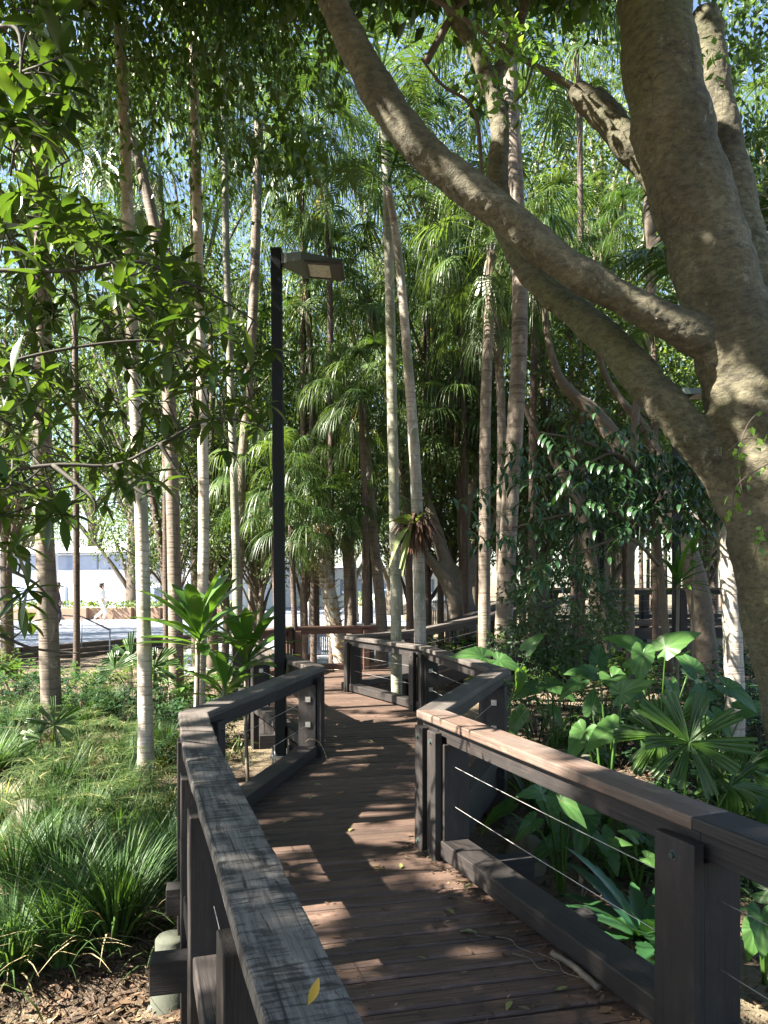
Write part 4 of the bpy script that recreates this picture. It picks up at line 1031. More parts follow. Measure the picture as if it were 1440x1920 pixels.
# the big fig's own crown: overhead and at the upper right
mb = MB()
k = 420
cc = np.stack([RNG.uniform(-.5, 6.5, k), RNG.uniform(.5, 9.5, k), RNG.uniform(6.6, 9.5, k)], -1)
cc = cc[cc[:, 2] > EYE + .80 * cc[:, 1]]
sprays(mb, cc, 40, .45, .13, .065)
cc = np.array([pt(px, py, Y) for px, py, Y in zip(RNG.uniform(1330, 1470, 60), RNG.uniform(-60, 330, 60), RNG.uniform(6.5, 9, 60))] + [pt(px, py, Y) for px, py, Y in zip(RNG.uniform(880, 1180, 40), RNG.uniform(-60, 50, 40), RNG.uniform(6.5, 9, 40))])
sprays(mb, cc, 26, .36, .085, .042)
mb.build('crown', M['figleaf'], fig)
mb = MB()
for px, py, n, r in [(915, 60, 26, .2), (950, 95, 34, .2), (980, 50, 24, .16), (965, 170, 26, .16), (930, 130, 18, .14), (1000, 75, 14, .12), (900, 190, 12, .15), (860, 60, 14, .2), (1330, 90, 8, .08), (1340, 110, 8, .07), (1345, 160, 4, .05), (1030, 140, 8, .1)]:
    P = pt(px, py, 5.1) + RNG.normal(0, r * .6, (n, 3))
    small_leaves(mb, P, RNG.normal(0, .6, (n, 3)) + DOWN * .6, .085 * RNG.uniform(.7, 1.2, n), .042)
mb.build('young_leaves', M['bright'], fig)
# creeper on the trunk
cr = thing('creeper', 'thin bright creeper climbing the fig trunk at the right edge', 'creeper', (0, 0, 0))
mb = MB(); lb = MB()
for pts in [[(1440, 830, 4.6), (1400, 822, 4.62), (1372, 840, 4.63), (1362, 855, 4.63)], [(1440, 870, 4.58), (1405, 890, 4.6), (1380, 915, 4.63), (1372, 960, 4.63)], [(1425, 770, 4.6), (1400, 800, 4.61), (1385, 860, 4.62), (1395, 950, 4.62)], [(1445, 1000, 4.62), (1425, 1010, 4.63), (1415, 1040, 4.65)]]:
    P = smooth_path([pt(*p) for p in pts], 14); tube(mb, P, .0035, 5)
    Q_ = P[RNG.integers(0, 14, 12)] + RNG.normal(0, .03, (12, 3)) + [0, -.03, 0]
    small_leaves(lb, Q_, RNG.normal(0, .5, (12, 3)) + DOWN * .5, .06 * RNG.uniform(.7, 1.2, 12), .034)
mb.build('stem', M['branch'], cr); lb.build('leaves', M['bright'], cr)

# ------------------------------------------------------------------ whorled-leaf tree at left
wt = thing('whorled_leaf_tree', 'near tree with whorls of large pointed leaves reaching in from the left', 'tree', (0, 0, 0))
tb = MB()
tx0 = -2.85
tube(tb, smooth_path([[tx0 - .1, 4.5, -1.0], [tx0, 4.3, 1], [tx0 - .05, 4.2, 3], [tx0 + .1, 4.0, 6]], 16), np.linspace(.1, .045, 16), 10)
BR = [[(-170, 960, 3.6), (-60, 898, 3.5), (100, 872, 3.5), (215, 872, 3.55), (300, 832, 3.6), (400, 785, 3.7), (495, 800, 3.8)],
      [(-170, 600, 3.55), (-60, 515, 3.4), (130, 508, 3.4), (250, 490, 3.5), (330, 520, 3.6), (420, 565, 3.7), (475, 600, 3.8)],
      [(-170, 780, 3.6), (-40, 700, 3.7), (120, 655, 3.8), (300, 640, 3.9), (400, 690, 4.0)],
      [(-120, 100, 3.3), (-30, 60, 2.9), (35, 60, 2.8), (35, 200, 2.8), (20, 330, 2.8)], [(-170, 300, 3.4), (-20, 210, 3.0), (70, 215, 3.0), (130, 300, 3.1)],
      [(-170, 1100, 3.6), (-40, 1060, 3.4), (60, 1090, 3.3), (110, 1150, 3.3)], [(-170, 1180, 3.6), (-40, 1180, 3.5), (60, 1215, 3.5), (150, 1225, 3.5)],
      [(-170, 420, 3.5), (-40, 400, 3.8), (80, 410, 4.0), (200, 440, 4.1)], [(215, 872, 3.55), (260, 920, 3.5), (300, 935, 3.5)], [(100, 872, 3.5), (170, 930, 3.4), (180, 960, 3.4)], [(300, 832, 3.6), (330, 880, 3.6), (350, 900, 3.6)]]
bp = []
for b in BR:
    P = smooth_path([pt(*p) for p in b], 24); tube(tb, P, np.linspace(.012, .004, 24), 7); bp.append(P)
bp = np.concatenate(bp)
hubs = []
def shaded(h):
    Q = h[None] + rdirs(8) * .12
    for c, r in HOLES[0:10] + HOLES[14:26] + HOLES[40:43] + HOLES[51:52]:
        d = Q - c; t = d @ S
        if (np.linalg.norm(d - t[:, None] * S, axis=1) < r).any(): return False
    return True
def place_hub(px, py, y0=2.8, y1=5.4):
    for _ in range(14):
        h = pt(px, py, RNG.uniform(y0, y1))
        if shaded(h): hubs.append(h); return
while len(hubs) < 230:
    px, py = RNG.uniform(-30, 510), RNG.uniform(350, 985)
    up = np.interp(px, [0, 150, 250, 350, 430, 500], [340, 380, 430, 500, 600, 740]); lo = np.interp(px, [0, 200, 300, 400, 500], [1000, 950, 940, 880, 810])
    if up < py < lo and RNG.random() < (1.0 if px < 330 else .75): place_hub(px, py)
hubs += [pt(px, py, RNG.uniform(2.5, 3.1)) for px, py in zip(RNG.uniform(-30, 120, 15), RNG.uniform(20, 300, 15))]
hubs += [pt(px, py, RNG.uniform(3.0, 3.8)) for px, py in zip(RNG.uniform(-30, 70, 16), RNG.uniform(980, 1270, 16))]
hubs += [pt(*p) for p in [(118, 1155, 3.3), (70, 1228, 3.4), (152, 1232, 3.5), (30, 1020, 3.2), (485, 800, 3.8), (300, 965, 3.5), (178, 972, 3.4), (505, 655, 3.8), (15, 240, 2.6), (40, 210, 2.7), (70, 225, 2.9), (455, 760, 3.8), (20, 1130, 3.2)]]
hubs = [h for h in hubs + SUNNY if shaded(h)]
lb = MB()
for h in hubs:
    q = bp[np.argmin(np.linalg.norm((bp - h) * [1, .5, 1], axis=1))]
    dq = np.linalg.norm(q - h); q = h + (q - h) * min(1, .3 / max(dq, 1e-6)) + np.array([0, 0, .06 if dq > .3 else 0])
    mid = lerp(q, h, .55) + RNG.normal(0, .02, 3)
    tube(tb, smooth_path([q, mid, h], 7), np.linspace(.0045, .003, 7), 5)
    n = RNG.integers(6, 10); a = np.arange(n) * 6.283 / n + RNG.uniform(-.3, .3, n)
    ax = nrm(nrm(h - q) * .6 + [0, 0, .25] + RNG.normal(0, .3, 3))
    e1 = nrm(np.cross(ax, [.3, .8, .2])); e2 = np.cross(ax, e1)
    D0 = np.cos(a)[:, None] * e1 + np.sin(a)[:, None] * e2 + ax * RNG.uniform(.0, .7, n)[:, None]
    D1 = nrm(D0) + DOWN * RNG.uniform(.2, .9, n)[:, None]
    strands(lb, np.repeat(h[None], n, 0), D0, D1, RNG.uniform(.075, .19, n), RNG.uniform(.03, .056, n), 6, (.12, .5, .85, 1.0, .85, .5, .04), None, .3, np.clip(RNG.random() * .45 + RNG.random(n) * .5, 0, 1))
tb.build('trunk', M['twig'], wt); lb.build('leaves', M['magnolia'], wt)

# ------------------------------------------------------------------ glossy drooping-leaf tree at right
gt = thing('glossy_leaved_tree', 'small tree with drooping dark glossy leaflets before the lookout deck', 'tree', (0, 0, 0))
tb = MB(); bp = []
for b in [[(1255, 1260, 8.4, .05), (1240, 1100, 8.4, .045), (1225, 960, 8.3, .04), (1190, 880, 8.2, .03), (1100, 830, 8, .02), (1010, 810, 7.8, .01)], [(1232, 1010, 8.3, .03), (1150, 960, 8.1, .022), (1060, 965, 7.9, .015), (960, 990, 7.7, .008)],
          [(1236, 1060, 8.3, .025), (1180, 1010, 8, .018), (1100, 1030, 7.8, .012), (1040, 1060, 7.6, .007)], [(1210, 910, 8.3, .025), (1290, 890, 8.0, .02), (1340, 880, 7.8, .01)], [(1200, 890, 8.2, .02), (1150, 850, 8, .016), (1080, 880, 7.9, .012), (980, 900, 7.8, .006)], [(1225, 960, 8.3, .02), (1290, 960, 8, .015), (1320, 985, 7.8, .008)]]:
    A = smooth_path(np.array([[*pt(*p[:3]), p[3]] for p in b]), 20); tube(tb, A[:, :3], A[:, 3], 7); bp.append(A[:, :3])
bp = np.concatenate(bp); tb.build('trunk', M['branch'], gt)
def in_hole3(h):
    for c_, r_ in HOLES[47:50]:
        d = h - c_; t = d @ S
        if t > 0 and np.linalg.norm(d - t * S) < r_ + .1: return True
    return False
lb = MB(); c = 0
while c < 330:
    q = bp[RNG.integers(0, len(bp))]
    if q[2] < 1.7: continue
    h = q + np.array([RNG.normal(0, .3), RNG.normal(0, .3), RNG.normal(.02, .26)])
    px = 720 + h[0] / h[1] * F
    if px > 1340 or 1095 + (EYE - h[2]) / h[1] * F > (1100 if px < 1110 else 985): continue
    if in_hole3(h) and RNG.random() < .7: continue
    c += 1
    n = RNG.integers(4, 8); ax = nrm(np.array([RNG.normal(0, .8), RNG.normal(-.3, .6), -.45]))
    sd = nrm(np.cross(ax, [0, 0, 1])); 
    s = np.repeat(np.linspace(.05, .28, (n + 1) // 2), 2)[:n]; sg = np.tile([1, -1], n)[:n]
    B = h + ax * s[:, None]
    strands(lb, h[None], ax, ax + DOWN * .3, .3, .006, 3, (1, .6), None, 0, [.3])
    D0 = sd * sg[:, None] * .7 + ax * .5; D1 = sd * sg[:, None] * .15 + ax * .25 + DOWN * 1.0
    strands(lb, B, D0, D1 + RNG.normal(0, .12, (n, 3)), RNG.uniform(.12, .19, n), RNG.uniform(.036, .05, n), 5, (.2, .8, 1, .75, .04), None, .25, np.clip(RNG.random() * .5 + RNG.random(n) * .5, 0, 1))
lb.build('leaves', M['gloss'], gt)

# fine-leaved dark shrub left of the lookout
fs = thing('fine_leaved_shrub', 'fine-leaved dark shrub left of the lookout deck', 'shrub', (0, 0, 0))
tb = MB(); b0 = pt(1075, 1290, 9.2)
tips = [pt(px, py, Y) for px, py, Y in [(985, 1110, 9), (1030, 1075, 9.2), (1085, 1080, 9.4), (1130, 1110, 9.5), (1000, 1170, 8.8), (1060, 1150, 8.8), (1120, 1180, 9), (1040, 1220, 8.8), (1100, 1230, 8.9), (960, 1200, 9.1), (1010, 1240, 9), (1145, 1150, 9.6)]]
for t_ in tips: tube(tb, smooth_path([b0, lerp(b0, t_, .5) + RNG.normal(0, .06, 3), t_], 8), np.linspace(.02, .005, 8), 6)
tb.build('stems', M['twig'], fs)
lb = MB(); leaf_cloud(lb, tips, np.full(len(tips), .34), 4200, .075, .028, .25, flat=.6); lb.build('foliage', M['feathery'], fs)
# ------------------------------------------------------------------ undergrowth
YY = np.linspace(2.6, 26, 1200)
def gpt(px, py):
    """the point of the ground seen at a pixel"""
    d = 1095 + (EYE - gz((px - 720) / F * YY, YY)) * F / YY
    Y = YY[np.argmin(np.abs(d - py))]; x = (px - 720) / F * Y
    return np.array([x, Y, float(gz(x, Y))])
def gat(px, Y):
    x = (px - 720) / F * Y
    return np.array([x, Y, float(gz(x, Y))])

def ear_leaf(mb, P, tip, normal, L, rnd=None):
    """heart-shaped leaf: P = where the stalk meets it, tip = direction of its point"""
    tip = nrm(tip); nn = nrm(normal - tip * np.dot(normal, tip)); sd = np.cross(nn, tip)
    k = 44; th = np.linspace(-math.pi, math.pi, k, endpoint=False)
    a = np.abs(th)
    r = np.interp(a, [0, .2, .45, .8, 1.2, 1.6, 2.1, 2.5, 2.8, 3.0, 3.1416], [.88, .66, .48, .38, .33, .31, .34, .37, .33, .16, .06]) * L
    r = r * (1 + .03 * np.sin(th * 13 + RNG.uniform(0, 6)))
    rings = [.0, .3, .55, .78, 1.0]
    V = [np.zeros((1, 3))]
    for q, f in enumerate(rings[1:]):
        x = r * f * np.cos(th); y = r * f * np.sin(th)
        z = .28 * np.abs(y) - .55 * x * np.abs(x) / L - .45 * y * y / L + .010 * L * np.sin(th * 7 + .5) * f + .005 * L * np.sin(th * 13 + 1) * f
        V.append(np.stack([x, y, z], -1))
    V = np.vstack(V)
    W = P + V[:, :1] * tip + V[:, 1:2] * sd + V[:, 2:3] * nn
    j = np.arange(k); j2 = (j + 1) % k
    T = np.stack([np.zeros(k, int), 1 + j, 1 + j2], -1)
    Q = np.vstack([np.stack([1 + q * k + j, 1 + (q + 1) * k + j, 1 + (q + 1) * k + j2, 1 + q * k + j2], -1) for q in range(3)])
    rv = np.full(len(W), RNG.random() if rnd is None else rnd) * .8; vein = np.zeros(k); vein[::4] = .5; vein[k // 2] = .6
    rv[1:] += np.tile(vein, 4); mb.add(W, Q, T, np.clip(rv, 0, 1))

def ear_plant(label, root, leaves, group='elephant ear plants in the right-hand garden'):
    """leaves: (attach point, length, tip vector, normal, shade)"""
    t = thing('elephant_ear', label, 'plant', root, 0, group)
    sb, lb = MB(), MB()
    for P, L, tip, nn, r in leaves:
        q = np.array(P) - root; L = L * .66
        tube(sb, smooth_path([[0, 0, -.05], q * .5 + [0, 0, .12 * np.linalg.norm(q)], q - nrm(nn) * .012], 9), np.linspace(.014, .006, 9), 6)
        ear_leaf(lb, q, np.array(tip, float), np.array(nn, float), L, r)
    sb.build('stalk', M['cordy'], t); lb.build('leaves', M['ear'], t)
    return t
ear_plant('tall elephant ear with three big upright leaves before the lookout deck', gat(1235, 7.4), [(pt(1248, 1215, 7.2), .62, (.75, -.2, .6), (-.3, -.75, .6), .8), (pt(1205, 1226, 7.1), .52, (-.25, -.5, -.75), (-.1, -.75, .65), .5), (pt(1190, 1212, 7.6), .55, (-.85, .1, .5), (.2, -.8, .6), .75), (pt(1258, 1285, 7.2), .4, (.2, -.4, -.8), (.3, -.8, .5), .9), (pt(1290, 1262, 7.5), .4, (.7, -.3, -.5), (.2, -.5, .8), .2)])
ear_plant('elephant ear with two bright sunlit leaves close behind the brown cap rail', gat(1135, 6.4), [(pt(1095, 1372, 6.2), .50, (-.55, -.55, -.45), (-.2, -.6, .75), .7), (pt(1150, 1365, 6.1), .52, (-.9, -.5, -.35), (0, -.7, .7), 1.0), (pt(1110, 1330, 6.7), .4, (.1, .3, .7), (-.3, -.8, .5), .4), (pt(1165, 1300, 6.6), .5, (.4, -.5, .4), (-.2, -.8, .5), .3)])
ear_plant('elephant ear with a pale spotted leaf left of the tall one', gat(1140, 7.6), [(pt(1150, 1272, 7.4), .6, (.3, -.6, -.4), (-.1, -.7, .7), .6), (pt(1110, 1262, 7.8), .5, (-.7, -.3, .2), (.1, -.7, .7), .2), (pt(1122, 1240, 8.0), .5, (.15, .3, .5), (0, -.9, .35), .1), (pt(1085, 1280, 7.5), .45, (-.8, -.4, -.3), (-.1, -.6, .75), .4), (pt(1185, 1250, 7.9), .42, (.6, -.2, .4), (-.2, -.8, .6), .95)])
ear_plant('elephant ear leaning against the corner of the railing behind the palms', gat(925, 8.0), [(pt(905, 1232, 7.8), .55, (-.85, -.3, .25), (.05, -.75, .6), .35), (pt(935, 1238, 7.8), .45, (.75, -.3, -.15), (0, -.75, .65), .4), (pt(900, 1275, 8.1), .5, (-.8, -.3, -.3), (.1, -.8, .6), .3), (pt(975, 1265, 7.8), .42, (.1, .1, -.9), (.5, -.8, .3), .95), (pt(990, 1215, 8.2), .4, (.5, -.3, .7), (-.3, -.8, .4), .8)])
ear_plant('elephant ear seen under the cap rail beside the first cable', gat(1055, 5.5), [(pt(1015, 1488, 5.2), .34, (-.5, -.4, .2), (-.1, -.7, .7), .4), (pt(1050, 1500, 5.1), .38, (.5, -.6, -.3), (-.1, -.7, .7), .55), (pt(1070, 1515, 5.2), .3, (.85, -.3, .1), (0, -.7, .7), .95), (pt(1000, 1540, 5.3), .3, (-.7, -.4, -.4), (0, -.7, .7), .3)])
ear_plant('broad elephant ear in the shade below the lookout posts', gat(1040, 8.6), [(pt(1035, 1285, 8.3), .5, (.6, -.5, -.2), (0, -.7, .7), .3), (pt(1000, 1290, 8.3), .45, (-.8, -.3, -.2), (.1, -.7, .7), .25), (pt(1060, 1250, 8.8), .45, (-.4, .1, .6), (.2, -.9, .4), .5), (pt(1015, 1225, 8.9), .4, (-.5, 0, .3), (.2, -.9, .5), .1)])
ear_plant('elephant ear at the right under the sun-striped trunk', gat(1330, 6.8), [(pt(1320, 1300, 6.6), .5, (-.6, -.5, -.2), (0, -.7, .7), .3), (pt(1365, 1290, 6.6), .5, (.6, -.4, -.3), (0, -.7, .7), .2), (pt(1340, 1340, 6.4), .4, (.3, -.8, -.4), (0, -.6, .8), .5), (pt(1395, 1330, 6.7), .45, (.6, -.3, .2), (-.2, -.8, .5), .15), (pt(1300, 1255, 7.0), .45, (-.3, .2, .5), (.1, -.9, .4), .1)])
ear_plant('elephant ear at the right edge behind the near post', gat(1435, 4.3), [(pt(1428, 1720, 4.0), .34, (-.2, -.5, -.4), (-.2, -.7, .6), .4), (pt(1440, 1670, 4.1), .38, (.5, -.5, .2), (-.2, -.7, .6), .3), (pt(1415, 1740, 4.1), .3, (-.3, -.3, -.7), (-.3, -.7, .5), .5)])
ear_plant('small elephant ear between the two cables', gat(1195, 5.4), [(pt(1150, 1580, 5.2), .2, (.7, -.4, .2), (0, -.7, .7), .95), (pt(1190, 1570, 5.3), .22, (-.5, -.3, .4), (.1, -.8, .6), .8), (pt(1215, 1610, 5.2), .26, (.6, -.4, -.2), (0, -.7, .7), .9)])

for lab, px, Y, h in [('elephant ear low between the boulders', 1075, 7.6, .5), ('elephant ear beside the fan-shaped wheel leaf', 1200, 5.9, .45), ('elephant ear at the foot of the sun-striped trunk', 1350, 7.6, .6), ('elephant ear near the right edge above the cap rail', 1425, 5.9, .5), ('elephant ear half hidden under the lookout edge', 1170, 9.4, .7), ('elephant ear in front of the fine-leaved shrub', 1000, 8.9, .55), ('small elephant ear low behind the brown cap', 1020, 6.1, .4), ('elephant ear left of the dracaena stem', 1225, 8.4, .6), ('elephant ear in the shade right of the dracaena stem', 1310, 7.9, .55), ('yellowish elephant ear by the strappy clump', 1110, 5.8, .4), ('elephant ear behind the wheel leaf at right', 1385, 6.3, .55)]:
    r0 = gat(px, Y); lv = []
    for q in range(RNG.integers(4, 7)):
        a = RNG.uniform(0, 6.28); o = np.array([math.cos(a), math.sin(a), 0]); hh = h * RNG.uniform(.6, 1.25)
        lv.append((r0 + o * RNG.uniform(.1, .35) + [0, 0, hh], RNG.uniform(.3, .58), o + [0, 0, RNG.uniform(-1.3, .2)], o * .6 + [0, -.2, RNG.uniform(.4, .9)], RNG.random()))
    ear_plant(lab, r0, lv)

def strap_plant(name, label, cat, root, n, L, W, mat, spread=(.3, 1.2), bend=.8, group=None, prof=(.6, 1, .9, .6, .05), fold=.25, m=7, base_h=0.0, stem=False, wavy=False):
    t = thing(name, label, cat, root, 0, group)
    mb = MB(); a = np.arange(n) * 2.399 + RNG.uniform(-.3, .3, n); th = np.linspace(spread[0], spread[1], n) + RNG.normal(0, .08, n)
    D0 = np.stack([np.cos(a) * np.sin(th), np.sin(a) * np.sin(th), np.cos(th)], -1)
    o = np.stack([np.cos(a), np.sin(a), np.zeros(n)], -1)
    D1 = D0 + o * bend * .6 + DOWN * bend
    B = np.zeros((n, 3)) + [0, 0, base_h] + RNG.normal(0, .012, (n, 3)) + DOWN * (np.linspace(0, .12, n)[:, None] if base_h else 0)
    if wavy:
        prof = np.array(prof)
        prof = np.interp(np.linspace(0, 1, 25), np.linspace(0, 1, len(prof)), prof) * (1 + .13 * np.sin(np.arange(25) * 2.1)); m = 24
    strands(mb, B, D0, D1, L * RNG.uniform(.75, 1.1, n), W * RNG.uniform(.85, 1.1, n), m, prof, None, fold, np.clip(RNG.random(n), 0, .9))
    mb.build('leaves', M[mat], t)
    if base_h:
        sb = MB(); tube(sb, smooth_path([[.02, 0, -.1], [-.01, .01, base_h * .5], [0, 0, base_h + .02]], 10), .02, 8); sb.build('stem', M['branchpale'], t)
    return t
OV = (.16, .4, .75, .97, 1.0, .85, .1)
r = gat(372, 7.6); strap_plant('cordyline', 'big-leaved cordyline in front of the pale palm, the left head', 'plant', r, 26, .84, .15, 'cordy', (.15, 1.5), .55, base_h=pt(372, 1190, 7.6)[2] - r[2], prof=OV)
r = gat(462, 7.9); strap_plant('cordyline', 'big-leaved cordyline beside the lamp post, the right head', 'plant', r, 24, .74, .14, 'cordy', (.15, 1.5), .55, base_h=pt(462, 1235, 7.9)[2] - r[2], prof=OV)
r = gat(420, 7.2); strap_plant('cordyline', 'low cordyline between the two tall ones', 'plant', r, 16, .55, .10, 'cordy', (.2, 1.5), .5, base_h=pt(420, 1290, 7.2)[2] - r[2], prof=OV)
r = gat(1272, 8.6); strap_plant('dracaena', 'thin-stemmed dracaena with a spiky head before the lookout', 'plant', r, 20, .62, .07, 'cordy', (.1, 1.7), .6, base_h=pt(1272, 1085, 8.6)[2] - r[2])
r = gat(1300, 9.2); strap_plant('dracaena', 'taller dracaena beside the sun-striped trunk', 'plant', r, 16, .5, .06, 'cordy', (.1, 1.7), .6, base_h=pt(1290, 1030, 9.2)[2] - r[2])
strap_plant('nest_fern', "bird's nest fern with wavy tongue-like leaves behind the near right post", 'fern', gat(1205, 4.45) + [0, 0, .16], 20, .68, .11, 'fern', (.55, 1.5), .55, prof=(.35, .7, 1, 1, .85, .5, .05), wavy=True)
strap_plant('strap_plant', 'upright strappy clump at the corner of the railing', 'plant', gat(1000, 7.0), 26, .85, .04, 'tuss', (.05, .6), .45, 'strappy clumps in the shade garden')
for lab, px, Y, L in [('strappy clump below the brown cap rail', 1160, 5.6, .5), ('strappy clump near the fan leaf', 1230, 5.6, .5), ('dark strappy clump right of the boulder', 1075, 7.4, .45), ('strappy clump under the fine-leaved shrub', 1050, 9.6, .5), ('strappy clump at the foot of the leaning fig', 1290, 8.8, .55), ('strappy clump beside the right edge', 1400, 5.4, .45), ('strappy clump below the lookout beam', 1180, 10.5, .6), ('strappy clump at the boulder by the rail corner', 985, 6.2, .35), ('pale strappy clump between the boulders', 1100, 8.4, .45), ('low strappy clump right of the fan leaf', 1345, 5.3, .4), ('low strappy clump below the nest fern', 1200, 4.9, .3), ('strappy clump at the foot of the grey palm', 960, 9.4, .5)]:
    strap_plant('strap_plant', lab, 'plant', gat(px, Y), 30, L, .028, 'tuss', (.1, 1.2), .8, 'strappy clumps in the shade garden')

def palm_fan_plant(label, hubs, root, segL, segW, ns, mat, group=None, name='fan_leaf_plant'):
    t = thing(name, label, 'plant', root, 0, group); sb, lb = MB(), MB()
    for hp, nn, up, span, sl in hubs:
        q = np.array(hp) - root; nn = nrm(np.array(nn, float)); up = nrm(np.array(up, float) - nn * np.dot(up, nn)); sd = np.cross(up, nn)
        tube(sb, smooth_path([[0, 0, -.05], q * .5 + [0, 0, .08], q], 8), np.linspace(.008, .005, 8), 6)
        pc = np.linspace(-span, span, ns) + RNG.normal(0, .09, ns); fl = RNG.uniform(.72, 1.1, ns); fd = RNG.uniform(.05, .5, ns); ft = RNG.uniform(-.1, .35, ns)
        ph = np.repeat(pc, 3) + np.tile([-.5, 0, .5], ns) * segW / segL; n3 = ns * 3
        D0 = np.cos(ph)[:, None] * up + np.sin(ph)[:, None] * sd + nn * np.repeat(ft, 3)[:, None]
        WV = -np.sin(ph)[:, None] * up + np.cos(ph)[:, None] * sd
        strands(lb, np.repeat(q[None], n3, 0), D0, D0 + DOWN * np.repeat(fd, 3)[:, None], sl * segL * np.repeat(fl, 3) * RNG.uniform(.95, 1.03, n3), segW * .42 * np.repeat(RNG.uniform(.75, 1.2, ns), 3), 6, (.15, .45, .7, .9, 1.0, 1.0, .8), WV, .75, np.clip(np.repeat(RNG.random(ns) * .75, 3) + RNG.normal(0, .08, n3), 0, .92))
    sb.build('stalk', M['cordy'], t); lb.build('leaves', M[mat], t)
palm_fan_plant('bright fan leaf like a green wheel behind the right cap rail', [(pt(1292, 1392, 4.9), (-.05, -.95, .3), (.05, 0, 1), 2.75, 1.0), (pt(1370, 1475, 4.9), (-.2, -.6, .75), (.4, -.4, .4), 1.8, .6), (pt(1240, 1380, 5.3), (-.4, -.6, .6), (-.5, -.2, .5), 2.0, .8)], gat(1270, 5.1), .40, .085, 10, 'cycad')
palm_fan_plant('small dark fan leaf plant at the far right below the trunk', [(pt(1340, 1460, 5.1), (-.1, -.8, .5), (.3, -.2, .7), 1.6, .8), (pt(1400, 1440, 5.4), (-.3, -.8, .4), (.5, -.2, .6), 1.6, .9)], gat(1365, 5.3), .24, .035, 16, 'ear')
palm_fan_plant('fan leaf plant half yellowed at the foot of the left brown palm', [(pt(102, 1360, 7.4), (.1, -.7, .6), (.2, -.1, .7), 2.4, 1.0), (pt(75, 1385, 7.3), (-.2, -.6, .7), (-.6, -.3, .4), 1.6, .8)], gat(95, 7.6), .3, .045, 12, 'cycad')
palm_fan_plant('green fan leaf plant at the plaza steps right of the white trunk', [(pt(245, 1235, 11.5), (0, -.9, .4), (.2, 0, 1), 1.9, 1.0), (pt(215, 1255, 11.3), (-.3, -.8, .4), (-.5, 0, .6), 1.9, .9), (pt(290, 1250, 11.6), (.2, -.8, .5), (.6, 0, .5), 1.9, .9)], gat(250, 11.6), .42, .08, 10, 'shrub')
palm_fan_plant('small bright fan leaf plant under the fine-leaved shrub', [(pt(1070, 1215, 8.7), (0, -.8, .5), (.1, 0, 1), 2.6, 1)], gat(1070, 8.8), .22, .04, 9, 'cycad')

# leafy ground shrubs, copies of four kinds
SH = []
for L, W, n, mt in [(.13, .06, 420, 'shrub'), (.2, .07, 260, 'shrub'), (.09, .05, 520, 'bgleaf'), (.16, .05, 330, 'gloss')]:
    lb, sb = MB(), MB()
    tips = np.stack([RNG.normal(0, .3, 26), RNG.normal(0, .3, 26), RNG.uniform(.15, .75, 26)], -1)
    for t_ in tips: tube(sb, smooth_path([[t_[0] * .2, t_[1] * .2, -.05], t_ * [.6, .6, .5], t_], 6), np.linspace(.008, .003, 6), 5)
    i = RNG.integers(0, 26, n); P = tips[i] + RNG.normal(0, .06, (n, 3)); a = RNG.uniform(0, 6.28, n)
    o = np.stack([np.cos(a), np.sin(a), RNG.uniform(-.1, .9, n)], -1)
    strands(lb, P, o, o * .8 + DOWN * RNG.uniform(.2, .9, n)[:, None], L * RNG.uniform(.7, 1.2, n), W * RNG.uniform(.8, 1.2, n), 4, (.2, .9, 1, .6, .05), None, .25)
    SH.append((lb.mesh('foliage', M[mt]), sb.mesh('stems', M['twig'])))
def shrub(label, px, Y, v, s, group):
    t = thing('ground_shrub', label, 'shrub', gat(px, Y), RNG.uniform(0, 6.28), group, None, s)
    link('foliage', SH[v][0], t); link('stems', SH[v][1], t)
for px, Y, v, s in [(30, 12.5, 1, .9), (110, 13, 0, .75), (175, 12.5, 0, .7), (205, 11.8, 2, .75), (300, 12.5, 1, .8), (330, 13.5, 0, .8), (150, 11.2, 3, .7), (10, 10.8, 3, .8), (285, 10.2, 3, .7), (340, 10.5, 1, .8), (245, 13.5, 2, .7), (315, 9.3, 3, .6), (410, 11, 0, .9), (-20, 13, 2, .9), (385, 9.2, 3, .7), (500, 11.5, 3, .8), (225, 9.9, 3, .6), (70, 11.5, 3, .7), (20, 9.3, 3, .55), (120, 10.2, 1, .5), (60, 8.6, 3, .4), (300, 8.3, 3, .45), (190, 10.6, 3, .6), (250, 8.7, 0, .35)]:
    shrub('leafy green shrub in the planting bed before the plaza steps', px, Y, v, s, 'shrubs before the plaza steps')
for px, Y, v, s in [(1010, 10, 3, 1.0), (1090, 9, 0, .7), (1160, 8.6, 3, .8), (1220, 9.2, 1, .8), (1290, 7.8, 3, .9), (1380, 6.8, 3, .8), (1430, 6.2, 1, .7), (1420, 8.5, 3, 1.3), (1390, 5.7, 2, .45), (1340, 9.8, 0, 1.0), (1250, 11.5, 3, 1.1), (1130, 11.5, 2, 1.0), (1060, 12, 1, 1.0), (1190, 6.3, 2, .45), (1330, 6.0, 0, .5), (1440, 5.2, 3, .5), (1000, 8.0, 2, .5), (1110, 7.2, 0, .45), (1260, 6.6, 3, .6), (1400, 11, 3, 1.4), (850, 15.8, 3, 1.0), (885, 15.5, 1, 1.0), (905, 15.8, 3, 1.1), (870, 16.4, 0, 1.0), (940, 16.5, 3, 1.2), (1020, 15.5, 2, 1.2), (1180, 14, 1, 1.1), (1310, 14, 3, 1.2), (1430, 9.5, 1, 1.2)]:
    shrub('leafy shrub in the shady garden right of the boardwalk', px, Y, v, s, 'shrubs in the shady garden')

